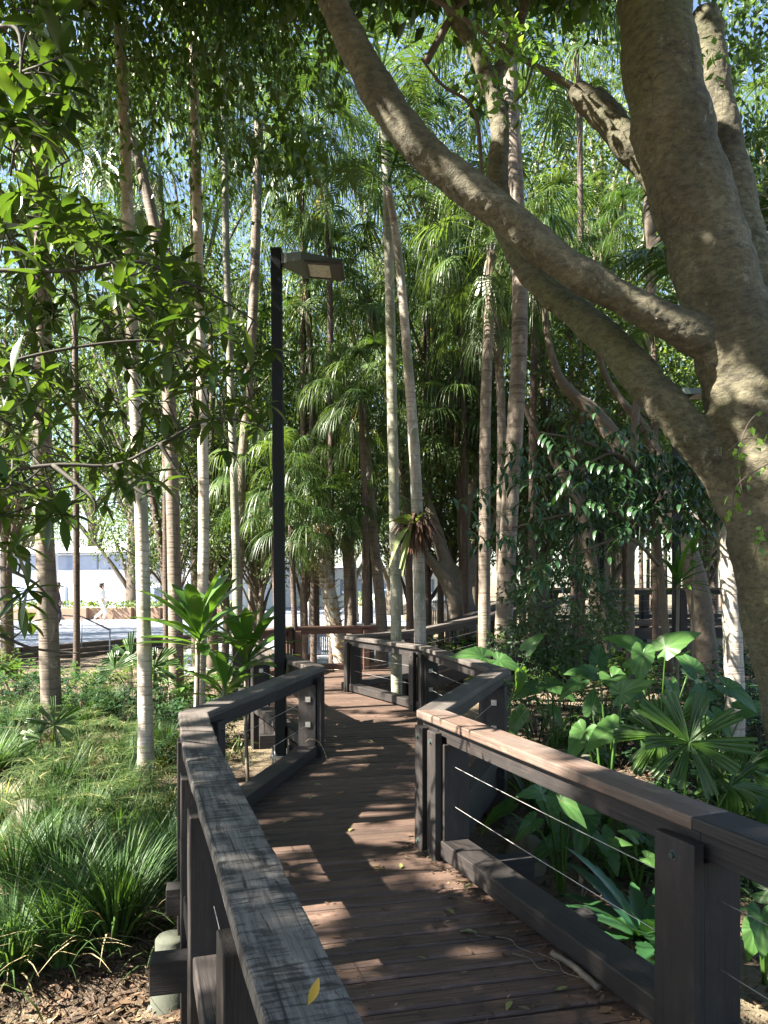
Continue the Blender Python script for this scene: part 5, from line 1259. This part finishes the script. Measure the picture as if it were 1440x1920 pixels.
# grass, sedges and tussocks left of the boardwalk
mb = MB(); n = 9500
P = np.stack([RNG.uniform(-7, -1.25, n), RNG.uniform(4.2, 11.5, n)], -1)
ok = (P[:, 0] < np.interp(P[:, 1], [4, 4.5, 7, 9.3, 11.6], [-1.15, -1.4, -.9, -1.85, -2.55])) & (np.abs(P[:, 0]) < .56 * P[:, 1])
cl = np.sin(P[:, 0] * 3.1 + 1.3) * np.sin(P[:, 1] * 2.3) + .6 * np.sin(P[:, 0] * 7 + P[:, 1] * 5)
ok &= RNG.random(n) < np.clip(.25 + .85 * cl, .02, 1)
P = P[ok]; n = len(P); B = np.stack([P[:, 0], P[:, 1], gz(P[:, 0], P[:, 1]) - .01], -1)
a = RNG.uniform(0, 6.28, n); th = RNG.uniform(.05, .8, n)
o = np.stack([np.cos(a), np.sin(a), np.zeros(n)], -1)
D0 = o * np.sin(th)[:, None] + [0, 0, 1] * np.cos(th)[:, None]
strands(mb, B, D0, o + DOWN * RNG.uniform(.1, 1.3, n)[:, None], RNG.uniform(.15, .5, n), RNG.uniform(.010, .02, n), 4, (.8, 1, .7, .4, .05), None, 0, RNG.random(n))
mb.build('grass', M['grass'], kind='stuff', label='loose grass growing left of the boardwalk', cat='grass')

def tussock(n, L, W, mat, spread=.75, bend=1.0, dry=.1):
    mb = MB(); a = RNG.uniform(0, 6.28, n); th = np.abs(RNG.normal(0, spread * .6, n)); o = np.stack([np.cos(a), np.sin(a), np.zeros(n)], -1)
    D0 = o * np.sin(th)[:, None] + [0, 0, 1] * np.cos(th)[:, None]
    B = o * (RNG.random(n) ** .6 * .11)[:, None]; B[:, 2] = -.02
    d = RNG.random(n) < dry
    LL = L * RNG.uniform(.5, 1.1, n); D1 = D0 + o * bend * .7 + DOWN * bend * RNG.uniform(.2, 1.2, n)[:, None]
    strands(mb, B[~d], D0[~d], D1[~d], LL[~d], W * RNG.uniform(.7, 1.2, (~d).sum()), 6, (.8, 1, .9, .6, .3, .03), None, 0, None, 1.4)
    if d.any(): strands(mb, B[d], D0[d] + o[d] * .5, D1[d] + DOWN * .6, LL[d] * .9, W, 5, (.8, 1, .6, .05), None, 0, None, 1.2, 1)
    return mb.mesh('tussock', [M[mat], M['straw']])
TS = [tussock(400, 1.0, .016, 'tuss', .6, .85, .04), tussock(280, .75, .015, 'tuss', .9, 1.1, .12), tussock(170, .5, .014, 'grass', 1.0, 1.1, .3), tussock(150, .45, .016, 'grass', 1.1, 1.0, .5)]
for lab, px, py, v, s in [('largest dark green grass tussock beside the concrete pier', 215, 1770, 0, 1.0), ('deep green grass tussock left of the largest one', 120, 1800, 0, .85), ('green tussock at the lower left edge', 20, 1820, 1, 1.0),
                          ('dense tussock just above the largest one', 240, 1690, 0, .7), ('tussock at the left edge half in sun', 30, 1660, 1, .9), ('tussock in the sunny grass left of the bearer end', 130, 1640, 1, .8)]:
    link('grass_tussock', TS[v], None, lab, 'grass tussock', None, None, gpt(px, py), (0, 0, RNG.uniform(0, 6)), s)
for q in range(46):
    px, py = RNG.uniform(-30, 330), RNG.uniform(1320, 1680)
    link('grass_tussock', TS[q % 3], None, 'fresh green grass tuft in the bed left of the railing', 'grass tussock', 'fresh green grass tufts in the bed', None, gpt(px, py), (0, 0, RNG.uniform(0, 6)), RNG.uniform(.4, .7))
for q in range(52):
    px, py = RNG.uniform(-20, 320), RNG.uniform(1350, 1640)
    link('grass_tussock', TS[RNG.integers(2, 4)] if RNG.random() < .8 else TS[1], None, 'loose half-dry grass tuft in the sunny bed left of the railing', 'grass tussock', 'half-dry grass tufts in the sunny bed', None, gpt(px, py), (0, 0, RNG.uniform(0, 6)), RNG.uniform(.5, .95))
def sedge(n):
    sb, lb = MB(), MB()
    for q in range(n):
        a = RNG.uniform(0, 6.28); h = RNG.uniform(.3, .6); tip = np.array([math.cos(a), math.sin(a), 0]) * RNG.uniform(.05, .3) + [0, 0, h]
        tube(sb, smooth_path([[0, 0, -.02], tip * [.3, .3, .6], tip], 6), .003, 4)
        k = 15; b = np.arange(k) * 6.283 / k + RNG.uniform(-.1, .1, k); o = np.stack([np.cos(b), np.sin(b), RNG.uniform(.1, .5, k)], -1)
        strands(lb, np.repeat(tip[None], k, 0), o, o + DOWN * .8, RNG.uniform(.12, .2, k), .008, 4, (.7, 1, .7, .05), None, 0)
    return sb.mesh('stems', M['tuss']), lb.mesh('leaves', M['grass'])
SD = [sedge(9), sedge(7), sedge(12)]
for q in range(26):
    px, py = RNG.uniform(0, 320), RNG.uniform(1380, 1600); v = q % 3
    t = thing('umbrella_sedge', 'umbrella sedge with starry leaf heads in the sunny bed', 'sedge', gpt(px, py), RNG.uniform(0, 6), 'umbrella sedges in the sunny bed', None, RNG.uniform(.75, 1.1))
    link('stems', SD[v][0], t); link('leaves', SD[v][1], t)

# leaf litter
mb = MB()
def litter(n, x0, x1, y0, y1, f):
    P = np.stack([RNG.uniform(x0, x1, n), RNG.uniform(y0, y1, n)], -1); P = P[f(P)]; n = len(P)
    B = np.stack([P[:, 0], P[:, 1], gz(P[:, 0], P[:, 1]) + RNG.uniform(.004, .03, n)], -1)
    a = RNG.uniform(0, 6.28, n); D = np.stack([np.cos(a), np.sin(a), RNG.normal(0, .25, n)], -1)
    L = RNG.gamma(3, .016, n) + .012; W = L * RNG.uniform(.2, .5, n); sd = nrm(np.cross(D, [0, 0, 1.0])) + RNG.normal(0, .25, (n, 3))
    strands(mb, B, D, D + RNG.normal(0, .35, (n, 3)), L, W, 2, (.25, 1, .1), sd, .3)
litter(8500, -3.2, -.8, 2.6, 5.2, lambda P: P[:, 0] < np.interp(P[:, 1], [2.6, 3.5, 4.6, 5.2], [-.6, -.95, -1.25, -1.2]))
litter(16000, .5, 5.5, 2.2, 9, lambda P: (P[:, 0] > np.interp(P[:, 1], [2.2, 4.6, 6.85, 9.3], [1.35, .45, 1.2, .7])) & (P[:, 0] < .56 * P[:, 1] + .2))
litter(2500, -6, -1.5, 5, 10, lambda P: np.abs(P[:, 0]) < .56 * P[:, 1])
def litter_on_deck(n, a, b, w0, side):
    a, b = np.array(a), np.array(b); d = nrm(b - a); nl = np.array([-d[1], d[0]]) * side
    s = RNG.random(n); off = .095 + RNG.exponential(w0, n)
    P = a + (b - a) * s[:, None] + nl * off[:, None]
    B = np.stack([P[:, 0], P[:, 1], np.full(n, .004) + RNG.random(n) * .006], -1); an = RNG.uniform(0, 6.28, n)
    D = np.stack([np.cos(an), np.sin(an), RNG.normal(0, .12, n)], -1); L = RNG.gamma(2, .008, n) + .006
    strands(mb, B, D, D + RNG.normal(0, .3, (n, 3)), L, L * RNG.uniform(.15, .5, n), 2, (.25, 1, .1), nrm(np.cross(D, [0, 0, 1.0])), .3)
litter_on_deck(420, R0, RJ, .035, -1); litter_on_deck(160, R2, R1, .05, -1); litter_on_deck(120, R1, R0, .04, -1); litter_on_deck(160, LJ, L0, .04, -1); litter_on_deck(200, L0, L1, .05, -1); litter_on_deck(260, LM, LJ, .5, -1); litter_on_deck(240, R0, RJ, .5, -1); litter_on_deck(260, R2, R1, .6, -1)
mb.build('leaf_litter', M['litter'], kind='stuff', label='brown leaf litter on the garden soil', cat='leaf litter')

# boulders
def boulder(label, P, sx, sy, sz, mat='stone'):
    u_, v_ = np.meshgrid(np.linspace(0, 2 * math.pi, 28, endpoint=False), np.linspace(-1.5, 1.5, 14)); a, b = u_.ravel(), v_.ravel()
    D = np.stack([np.cos(b) * np.cos(a), np.cos(b) * np.sin(a), np.sin(b)], -1)
    ph = RNG.uniform(0, 6, 6)
    rr = 1 + .13 * np.sin(3 * D[:, 0] + ph[0]) + .12 * np.sin(4 * D[:, 1] + ph[1]) + .1 * np.sin(5 * D[:, 2] + ph[2]) + .05 * np.sin(9 * D[:, 0] + 7 * D[:, 1] + ph[3])
    mb = MB(); i = np.arange(13)[:, None] * 28; j = np.arange(28)[None]; j2 = (j + 1) % 28
    V = np.clip(D * rr[:, None], -.92, .92) * [sx, sy, sz]
    T = [(13 * 28 + q, 13 * 28 + (q + 1) % 28, 14 * 28) for q in range(28)]
    mb.add(np.vstack([V, V[13 * 28:].mean(0)]), np.stack([i + j, i + j2, i + 28 + j2, i + 28 + j], -1).reshape(-1, 4), T)
    mb.build('boulder', M[mat], None, label=label, cat='boulder', loc=P, rot=(0, 0, RNG.uniform(0, 3)))
boulder('dark boulder behind the zigzag corner of the right railing', gat(1020, 7.4) + [0, 0, .12], .24, .2, .24)
boulder('mossy boulder beside the bearer under the right railing corner', gat(985, 5.9) + [0, 0, .1], .17, .15, .2)
boulder('pale sunlit boulder right of the dark one', gat(1085, 8.2) + [0, 0, .08], .3, .22, .2)
boulder('pale rock in the grass at the far left', gat(65, 6.8) + [0, 0, .05], .3, .2, .16)
boulder('rock between the shrubs beside the fan leaf', gat(1200, 6.1), .2, .16, .14)

# staghorn on the palm
sg = thing('staghorn_fern', 'staghorn fern with a dark root ball strapped to the curved palm', 'fern', pt(784, 985, 9.9))
sg.scale = (1.15, 1.15, 1.2)
mb = MB(); n = 300
D = rdirs(n); tip = D * [.16, .13, .15]
strands(mb, tip * .3, D, D * .5 + DOWN * 1.0, RNG.uniform(.14, .36, n), .03, 4, (1, 1, .8, .3), None, .2); mb.build('root_ball', M['fibre'], sg)
mb = MB()
for q, (dx, dz, L, W) in enumerate([(-.55, .15, .34, .2), (-.35, -.6, .42, .12), (-.25, -.9, .55, .07), (-.4, -.8, .6, .05), (.3, .6, .3, .07), (-.2, -1, .62, .05), (.55, .35, .3, .05), (-.7, .4, .3, .1)]):
    strands(mb, np.array([[-.06 + .05 * dx, -.12, .0]]), [dx, -.4, dz + .4], [dx, -.1, dz - .7], L, W, 8, (.3, .8, 1, .9, .6, .3), [.7, -.1, .3] if q < 2 else None, .15, [.4 + .1 * (q % 4)])
mb.build('fronds', M['stag'], sg)

# ------------------------------------------------------------------ slim trunks in the shade behind the lookout
g = 'slim dark trunks in the shade behind the lookout'
for q, (px, Y, h, w_) in enumerate([(1150, 24, 7, .16), (1168, 30, 8, .18), (1186, 26, 7, .14), (1203, 34, 8, .2), (1214, 25, 7, .12), (1232, 33, 8, .2), (1248, 28, 7, .16), (1262, 24, 7, .14), (1135, 27, 7, .15), (1285, 30, 8, .18), (1310, 26, 7, .16), (1178, 40, 9, .22), (1223, 42, 9, .2), (1110, 32, 8, .18), (1340, 30, 8, .2)]):
    x = (px - 720) / F * Y
    t = thing('slim_trunked_tree', 'slim dark tree trunk in the shade behind the lookout', 'tree', (x, Y, float(gz(x, Y))), RNG.uniform(0, 6), g)
    mb = MB(); tube(mb, smooth_path([[0, 0, -.2], [RNG.normal(0, .08), 0, h * .5], [RNG.normal(0, .2), 0, h]], 10), np.linspace(w_ * .55, w_ * .35, 10), 8); mb.build('trunk', M['palmD'], t)
    link('crown', WC[q % 3], t, loc=(0, 0, h - .2), scale=1.0)
for lab, px, Y in [('dark lamp post in the shade left of the lookout', 1127, 18.5), ('dark lamp post rising through the glossy leaves beside the big fig', 1268, 12.5)]:
    x = (px - 720) / F * Y
    t = thing('street_lamp', lab, 'street lamp', (x, Y, 0)); mb = MB(); box(mb, -.055, .055, -.055, .055, float(gz(x, Y)) - .05, 4.9); mb.build('pole', M['navy'], t, smooth=False)
    mb = MB(); box(mb, .06, .7, -.19, .19, 4.76, 4.86); mb.build('lamp_head', M['lampgrey'], t, smooth=False)
    mb = MB(); box(mb, .25, .6, -.15, .15, 4.752, 4.758); mb.build('lens', mg, t, smooth=False)

# ------------------------------------------------------------------ plaza
M['white'] = plain_mat('white_render', (.78, .78, .77), .6, 0, .06)
M['offwhite'] = plain_mat('off_white_panel', (.62, .63, .66), .5, 0, .06)
M['glass'] = plain_mat('facade_glass', (.24, .29, .40), .25, 0, .3, 1.5)
M['bluegrey'] = plain_mat('blue_grey_metal', (.20, .25, .33), .45, 0, .1)
M['terracotta'] = plain_mat('planter_render', (.30, .19, .13), .7, 0, .2)
M['sleeper'] = timber_mat('sleeper_timber', (.05, .038, .028), (.13, .10, .08))
M['lower'] = plain_mat('path_concrete', (.32, .33, .35), .8, 0, .2, 2)
mb = MB(); mb.add([(-5.2, 16.6, -.40), (1.6, 15.4, -.40), (2.4, 31, -.40), (-7, 30, -.40), (-5.2, 16.6, -.7), (1.6, 15.4, -.7), (2.4, 31, -.7), (-7, 30, -.7)], BOXQ)
mb.build('lower_path', M['lower'], kind='structure', smooth=False, label='grey path below the plaza steps', cat='path')
st = thing('timber_steps', 'long dark timber steps along the edge of the plaza', 'steps', (0, 0, 0))
xs = [-30, -14, -12, -10, -8.6, -7, -5, -2, .8]
for q in range(3):
    for a, b in zip(xs[:-1], xs[1:]):
        beam('step', (a, float(plaza_edge(a)) - .12 - .42 * q, PZ + .012 - .135 * q), (b, float(plaza_edge(b)) - .12 - .42 * q, PZ + .012 - .135 * q), .24, .16, M['sleeper'], st, bev=.01)
hd = thing('metal_handrail', 'dark metal handrail beside the plaza steps at left', 'handrail', (0, 0, 0))
p1, p2 = pt(153, 1156, 20.3), pt(206, 1181, 18.6)
for nm, P, r_ in [('rail', [pt(118, 1154, 21.5), p1, p2], .022), ('post', [p1, p1 - [0, 0, .85]], .02), ('post', [p2, p2 - [0, 0, .8]], .02)]:
    mb = MB(); tube(mb, P, r_, 8); mb.build(nm, M['navy'] if nm == 'rail' else M['bluegrey'], hd)
# long planter
pl = thing('planter', 'long orange-brown planter with low yellow-green plants on the plaza', 'planter', (0, 0, 0))
for k_, (px0, px1) in enumerate([(-60, 96), (100, 162), (166, 246), (250, 300), (304, 420)]):
    Y = 36 + .3 * k_; a, b = pt(px0, 1095, Y), pt(px1, 1095, Y); mb = MB(); box(mb, a[0], b[0], Y, Y + .9, PZ - .02, PZ + .58); bevel(mb.build('planter_box', M['terracotta'], pl, smooth=False), .02)
mb = MB(); n = 1500; P = np.stack([RNG.uniform(-20, -7.6, n), RNG.uniform(36.3, 37.2, n), PZ + .56 + RNG.random(n) * .28], -1)
small_leaves(mb, P, RNG.normal(0, .5, (n, 3)) + [0, 0, .7], .16, .09); mb.build('plants', M['bgleaf3'], pl)
# the pavilion
bd = thing('pavilion', 'low white pavilion with a glass band across the plaza', 'building', (-1.08, 45.2, PZ), math.radians(-18))
def bx(nm, m_, *a, p=None): mb = MB(); box(mb, *a); return mb.build(nm, M[m_], p or bd, smooth=False)
bx('wall', 'white', -42, -9, .3, 12, -.1, 3.9); bx('roof', 'white', -42.6, -8.2, -.9, 13, 3.95, 4.25); bx('fascia', 'offwhite', -42.7, -8.1, -1.0, -.92, 3.9, 4.3)
for q in range(9):
    x = -41 + q * 3.55
    f = bx('window', 'bluegrey', x, x + 3.4, .2, .28, 2.75, 3.75); bx('pane', 'glass', x + .06, x + 3.34, .17, .195, 2.8, 3.7, p=f)
for q, (x0, x1) in enumerate([(-27.5, -24.2), (-24, -22.5), (-18.4, -14.6), (-14.4, -12), (-33, -29)]):
    f = bx('window', 'bluegrey', x0, x1, .2, .28, .25, 1.55); bx('pane', 'glass', x0 + .07, x1 - .07, .17, .195, .32, 1.48, p=f)
for x in (-23, -15.9, -12.2, -30): bx('column', 'offwhite', x, x + .3, -.7, -.4, -.1, 3.9)
for x in (-11.3, -10.2): 
    mb = MB(); lathe(mb, [(.42, 0), (.42, 2.4), (.5, 2.6)], 16, (x, -.2, 0)); mb.build('column', M['offwhite'], bd)
kb = thing('kiosk', 'bright white kiosk across the plaza behind the palm trunks', 'building', (-.07, 55.5, PZ), math.radians(-18))
bx('wall', 'white', -7.5, 4.5, 0, 5, -.1, 2.9, p=kb); bx('roof', 'offwhite', -8, 5, -1.2, 5.4, 2.95, 3.2, p=kb)
for x in (-6.4, -3.4, -.6, 2): 
    f = bx('window', 'bluegrey', x, x + 1.9, -.09, -.02, .9, 2.1, p=kb); bx('pane', 'glass', x + .08, x + 1.82, -.12, -.095, .98, 2.02, p=kb if False else f)
# pots
def pot(label, px, Y, r_, h, mat):
    mb = MB(); lathe(mb, [(.0, 0), (r_ * .7, 0), (r_, h), (r_ * .92, h), (r_ * .88, h - .06), (0, h - .06)], 20)
    o = mb.build('plant_pot', M[mat], None, label=label, cat='pot', loc=(*pt(px, 1095, Y)[:2], PZ))
    lb = MB(); n = 160; small_leaves(lb, np.stack([RNG.normal(0, r_ * .6, n), RNG.normal(0, r_ * .6, n), h + RNG.random(n) * h * .8], -1), RNG.normal(0, .5, (n, 3)) + [0, 0, .5], .16, .07); lb.build('foliage', M['bgleaf'], o)
pot('round terracotta pot on the plaza between the leaning trunks', 675, 40, .5, .75, 'terracotta'); pot('round white pot beside the terracotta one', 686, 38, .42, .6, 'white'); pot('tall grey pot on the plaza right of the shaggy trunk', 578, 39, .4, .8, 'offwhite')
# timber box seat and slatted panels by the boardwalk's end
tb_ = thing('timber_box', 'reddish timber box with a pale top beyond the far railing', 'box', (*pt(681, 1095, 18.6)[:2], -.42))
for q in range(7): bx('side_board', 'red', -.28 + q * .08, -.205 + q * .08, -.26, .26, 0, .96 + .004 * (q % 2), p=tb_)
bx('lid', 'offwhite', -.31, .31, -.3, .3, .97, 1.02, p=tb_)
def slat_panel(label, px, py, Y, w_, h, rz):
    P = pt(px, py, Y); t = thing('slatted_panel', label, 'fence panel', (P[0], P[1], P[2]), rz)
    for z in (.06, h - .06): bx('crossbar', 'bluegrey', -w_ / 2, w_ / 2, .0, .03, z - .025, z + .025, p=t)
    mb = MB()
    for q in range(int(w_ / .05)): box(mb, -w_ / 2 + q * .05, -w_ / 2 + q * .05 + .032, -.02, -.003, 0, h)
    mb.build('slats', M['bluegrey'], t, smooth=False)
    for s in (-1, 1): bx('post', 'bluegrey', s * (w_ / 2 + .03) - .025, s * (w_ / 2 + .03) + .025, -.02, .04, -.2, h + .05, p=t)
slat_panel('low blue-grey slatted panel behind the far railing left of the shaggy trunk', 598, 1226, 18, .72, .5, .12)
slat_panel('blue-grey slatted panel behind the curved palm', 812, 1178, 19.5, .8, .75, -.1)

# people
def person(label, P, h, rz, top, legs, skin_c, hat=None, stride=.3, coat=0.0):
    t = thing('person', label, 'person', P, rz); s = h / 1.72
    Ms = [plain_mat('skin', skin_c, .6), plain_mat('top_cloth', top, .8), plain_mat('leg_cloth', legs, .8), plain_mat('hair', (.02, .015, .012), .6)]
    def skinned(nm, verts, edges, mat, par):
        me = bpy.data.meshes.new(nm); me.from_pydata([tuple(np.array(v[:3]) * s) for v in verts], edges, []); me.materials.append(mat)
        o = link(nm, me, par); o.modifiers.new('skin', 'SKIN'); sv = me.skin_vertices[0].data
        for q, v in enumerate(verts): sv[q].radius = (v[3] * s, v[3] * s * (v[4] if len(v) > 4 else 1)); sv[q].use_root = q == 0
        m_ = o.modifiers.new('sub', 'SUBSURF'); m_.levels = 2; m_.render_levels = 2; me.polygons.foreach_set('use_smooth', np.ones(len(me.polygons), bool)); return o
    k = stride
    body = [(0, 0, .92, .12), (0, 0, 1.12, .115), (0, 0, 1.34, .13), (0, 0, 1.46, .055), (0, .01, 1.53, .07), (0, .02, 1.63, .10), (0, .02, 1.70, .07),
            (.09, 0, .88, .085), (.10, k * .35, .48, .055), (.10, k * .2 - .02, .08, .038), (.10, k * .2 + .12, .03, .035), (-.09, 0, .88, .085), (-.10, -k * .1 + .05, .48, .055), (-.10, -k * .75, .12, .038), (-.10, -k * .75 + .12, .03, .035),
            (.18, 0, 1.40, .055), (.23, -.04, 1.14, .042), (.22, .08, .92, .032), (.215, .13, .82, .03), (-.18, 0, 1.40, .055), (-.23, .02, 1.14, .042), (-.22, .14, .95, .032), (-.215, .19, .86, .03)]
    ed = [(0, 1), (1, 2), (2, 3), (3, 4), (4, 5), (5, 6), (0, 7), (7, 8), (8, 9), (9, 10), (0, 11), (11, 12), (12, 13), (13, 14), (2, 15), (15, 16), (16, 17), (17, 18), (2, 19), (19, 20), (20, 21), (21, 22)]
    b_ = skinned('body', body, ed, Ms[0], t)
    g_ = 1.14
    low = .92 - coat
    skinned('top', [(0, 0, low, .145), (0, 0, 1.12, .14), (0, 0, 1.36, .145), (0, 0, 1.44, .07), (.18, 0, 1.39, .07), (.23, -.04, 1.14, .056), (.222, .06, .96, .046), (-.18, 0, 1.39, .07), (-.23, .02, 1.14, .056), (-.222, .12, .99, .046)], [(0, 1), (1, 2), (2, 3), (2, 4), (4, 5), (5, 6), (2, 7), (7, 8), (8, 9)], Ms[1], t)
    skinned('trousers', [(0, 0, .94, .135), (.09, 0, .86, .10), (.10, k * .35, .48, .075), (.10, k * .2 - .01, .13, .06), (-.09, 0, .86, .10), (-.10, -k * .1 + .05, .48, .075), (-.10, -k * .72, .17, .06)], [(0, 1), (1, 2), (2, 3), (0, 4), (4, 5), (5, 6)], Ms[2], t)
    skinned('hair', [(0, -.01, 1.64, .112), (0, -.02, 1.71, .085), (0, -.06, 1.58, .06)], [(0, 1), (0, 2)], Ms[3], t)
    if hat:
        mb = MB(); lathe(mb, [(.24, 1.69), (.13, 1.70), (.12, 1.80), (.06, 1.83), (0, 1.83)], 18); o = mb.build('hat', plain_mat('hat_felt', hat, .8), t); o.scale = (s,) * 3
person('person in white clothes striding along the planter', (*pt(192, 1095, 34.5)[:2], PZ), 1.75, -1.57, (.82, .8, .78), (.8, .78, .74), (.55, .36, .26), stride=.55)
person('person in a dark shirt and hat half hidden by the left brown palm', (*pt(108, 1095, 31)[:2], PZ), 1.72, -1.2, (.09, .03, .06), (.03, .03, .05), (.4, .26, .2), (.05, .035, .03))
person('person in a pale blue coat far across the plaza', (*pt(728, 1095, 44)[:2], PZ), 1.72, .4, (.3, .5, .72), (.03, .03, .04), (.5, .34, .26), stride=.12, coat=.3)

# ------------------------------------------------------------------ small things on the boardwalk
def one_leaf(L, W, mat, curl):
    mb = MB(); strands(mb, np.zeros((1, 3)), [1, 0, .12], [1, .15, curl], L, W, 6, (.12, .6, 1, .95, .6, .05), [0, 1, .1], .35, [.5]); return mb.mesh('fallen_leaf', M[mat])
LM_ = [one_leaf(.07, .03, 'litter', .3), one_leaf(.085, .036, 'palegreen', -.15), one_leaf(.06, .028, 'palegreen', .35), one_leaf(.065, .03, 'litter', -.2), one_leaf(.075, .03, 'yellow', .4)]
def on_deck(px, py):
    Y = EYE * F / (py - 1095); return np.array([(px - 720) / F * Y, Y, .006])
spots = [(835, 1706, 1), (895, 1752, 1), (885, 1695, 2), (903, 1650, 3), (1075, 1888, 3), (1120, 1900, 0), (750, 1630, 2), (720, 1630, 4), (850, 1652, 0), (870, 1668, 2), (905, 1712, 0), (950, 1762, 3), (1000, 1830, 0), (910, 1690, 0), (780, 1402, 2), (660, 1380, 0), (700, 1392, 2), (630, 1490, 4), (590, 1470, 1), (580, 1500, 2), (755, 1345, 0), (770, 1350, 1), (740, 1338, 3), (790, 1440, 3), (640, 1365, 2), (690, 1430, 0), (840, 1740, 0), (760, 1760, 3), (700, 1850, 0), (960, 1880, 1), (800, 1800, 2), (1040, 1860, 2), (930, 1735, 2), (615, 1400, 4), (830, 1630, 0), (815, 1610, 4), (860, 1690, 3), (655, 1560, 1), (530, 1545, 2), (545, 1630, 0)]
for k_, (px, py, v) in enumerate(spots):
    link('fallen_leaf', LM_[v], None, 'small fallen leaf lying on the boards of the boardwalk', 'fallen leaf', 'fallen leaves on the boardwalk', None, on_deck(px, py), (RNG.normal(0, .15), RNG.normal(0, .1), RNG.uniform(0, 6.28)), RNG.uniform(.7, 1.15))
p = pt(578, 1890, 1084.2 / 795); link('fallen_leaf', one_leaf(.052, .02, 'yellow', .9), None, 'curled yellow leaf on the cracked grey cap beam', 'fallen leaf', None, None, (p[0], p[1], HR + .006), (0, -.2, 1.1))
p = pt(869, 1277, 1084.2 / 182); link('fallen_leaf', LM_[4], None, 'yellow leaf on the cap rail at the zigzag corner', 'fallen leaf', None, None, (p[0], p[1], HR + .006), (0, 0, .4), .9)
for q, (px, py, rz, L) in enumerate([(1000, 1790, 2.2, .2), (960, 1790, -.9, .22), (560, 1520, .3, .16), (920, 1760, 2.6, .14), (650, 1780, 1.2, .09), (700, 1400, .4, .12), (640, 1590, .2, .08), (820, 1730, 1.0, .1), (1010, 1790, -1.1, .25)]):
    mb = MB(); tube(mb, smooth_path([[0, 0, 0], [L * .4, .02, .004], [L * .7, -.01, .002], [L, .03, .003]], 10), .0022, 5)
    mb.build('twig', M['branchpale'], None, label='thin dry twig lying on the boards of the boardwalk', cat='twig', group='twigs on the boardwalk', loc=on_deck(px, py), rot=(0, 0, rz))
mb = MB(); tube(mb, smooth_path([[0, 0, 0], [.12, .005, .006], [.3, -.01, .0]], 14), .013, 9, wob=.12)
q0 = on_deck(1035, 1795); mb.build('bark_piece', M['branchpale'], None, label='pale strip of bark lying against the right kick rail', cat='bark', loc=q0 + [0, 0, .012], rot=(0, 0, -1.12))
# bottles below the corner
def bottle(label, P, rot, col, cap):
    mb = MB(); lathe(mb, [(0, 0), (.03, 0), (.032, .02), (.032, .12), (.028, .15), (.013, .18), (.013, .195), (0, .195)], 14)
    o = mb.build('drink_bottle', plain_mat('bottle_plastic', col, .15), None, label=label, cat='bottle', loc=P, rot=rot)
    mb = MB(); lathe(mb, [(.0325, .05), (.0325, .105)], 14); mb.build('wrapper', plain_mat('bottle_wrapper', (.25, .5, .65), .4), o)
    mb = MB(); lathe(mb, [(.0145, .178), (.0145, .2), (0, .2)], 12); mb.build('lid', plain_mat('bottle_lid', cap, .4), o)
g0 = gat(926, 5.75); bottle('blue-wrapped bottle standing on the soil under the right railing corner', g0, (0, 0, 0), (.03, .08, .2), (.1, .2, .5))
bottle('purple bottle lying on the soil beside the standing one', gat(938, 5.6) + [0, 0, .035], (0, 1.57, -.3), (.08, .05, .3), (.25, .45, .6))
st_ = thing('dry_stick', 'pale dry stick poking from the litter behind the right cables', 'stick', gat(1080, 5.0))
mb = MB(); tube(mb, smooth_path([[0, 0, -.05], [.02, 0, .15], [.05, 0, .32]], 8), .008, 6); tube(mb, smooth_path([[.02, 0, .2], [.08, .02, .28]], 5), .005, 5); mb.build('stem', M['branchpale'], st_)
mb = MB(); tube(mb, smooth_path([[0, 0, 0], [.08, .1, .02], [.15, .25, .03]], 8), .02, 7, wob=.1); mb.build('dry_log', M['branchpale'], None, label='short pale log on the litter behind the kick rail', cat='log', loc=gat(1045, 4.75) + [0, 0, .02])
# dry curled frond strand hooked on the left kick rail
mb = MB(); q0 = np.array([-.72, 6.75, .16]); tube(mb, smooth_path([q0, q0 + [.06, -.1, .05], q0 + [.16, -.18, .02], q0 + [.24, -.3, -.13]], 16), .0022, 5)
mb.build('dry_strand', M['straw'], None, label='dry palm strand curling over the end of the left kick rail', cat='strand')
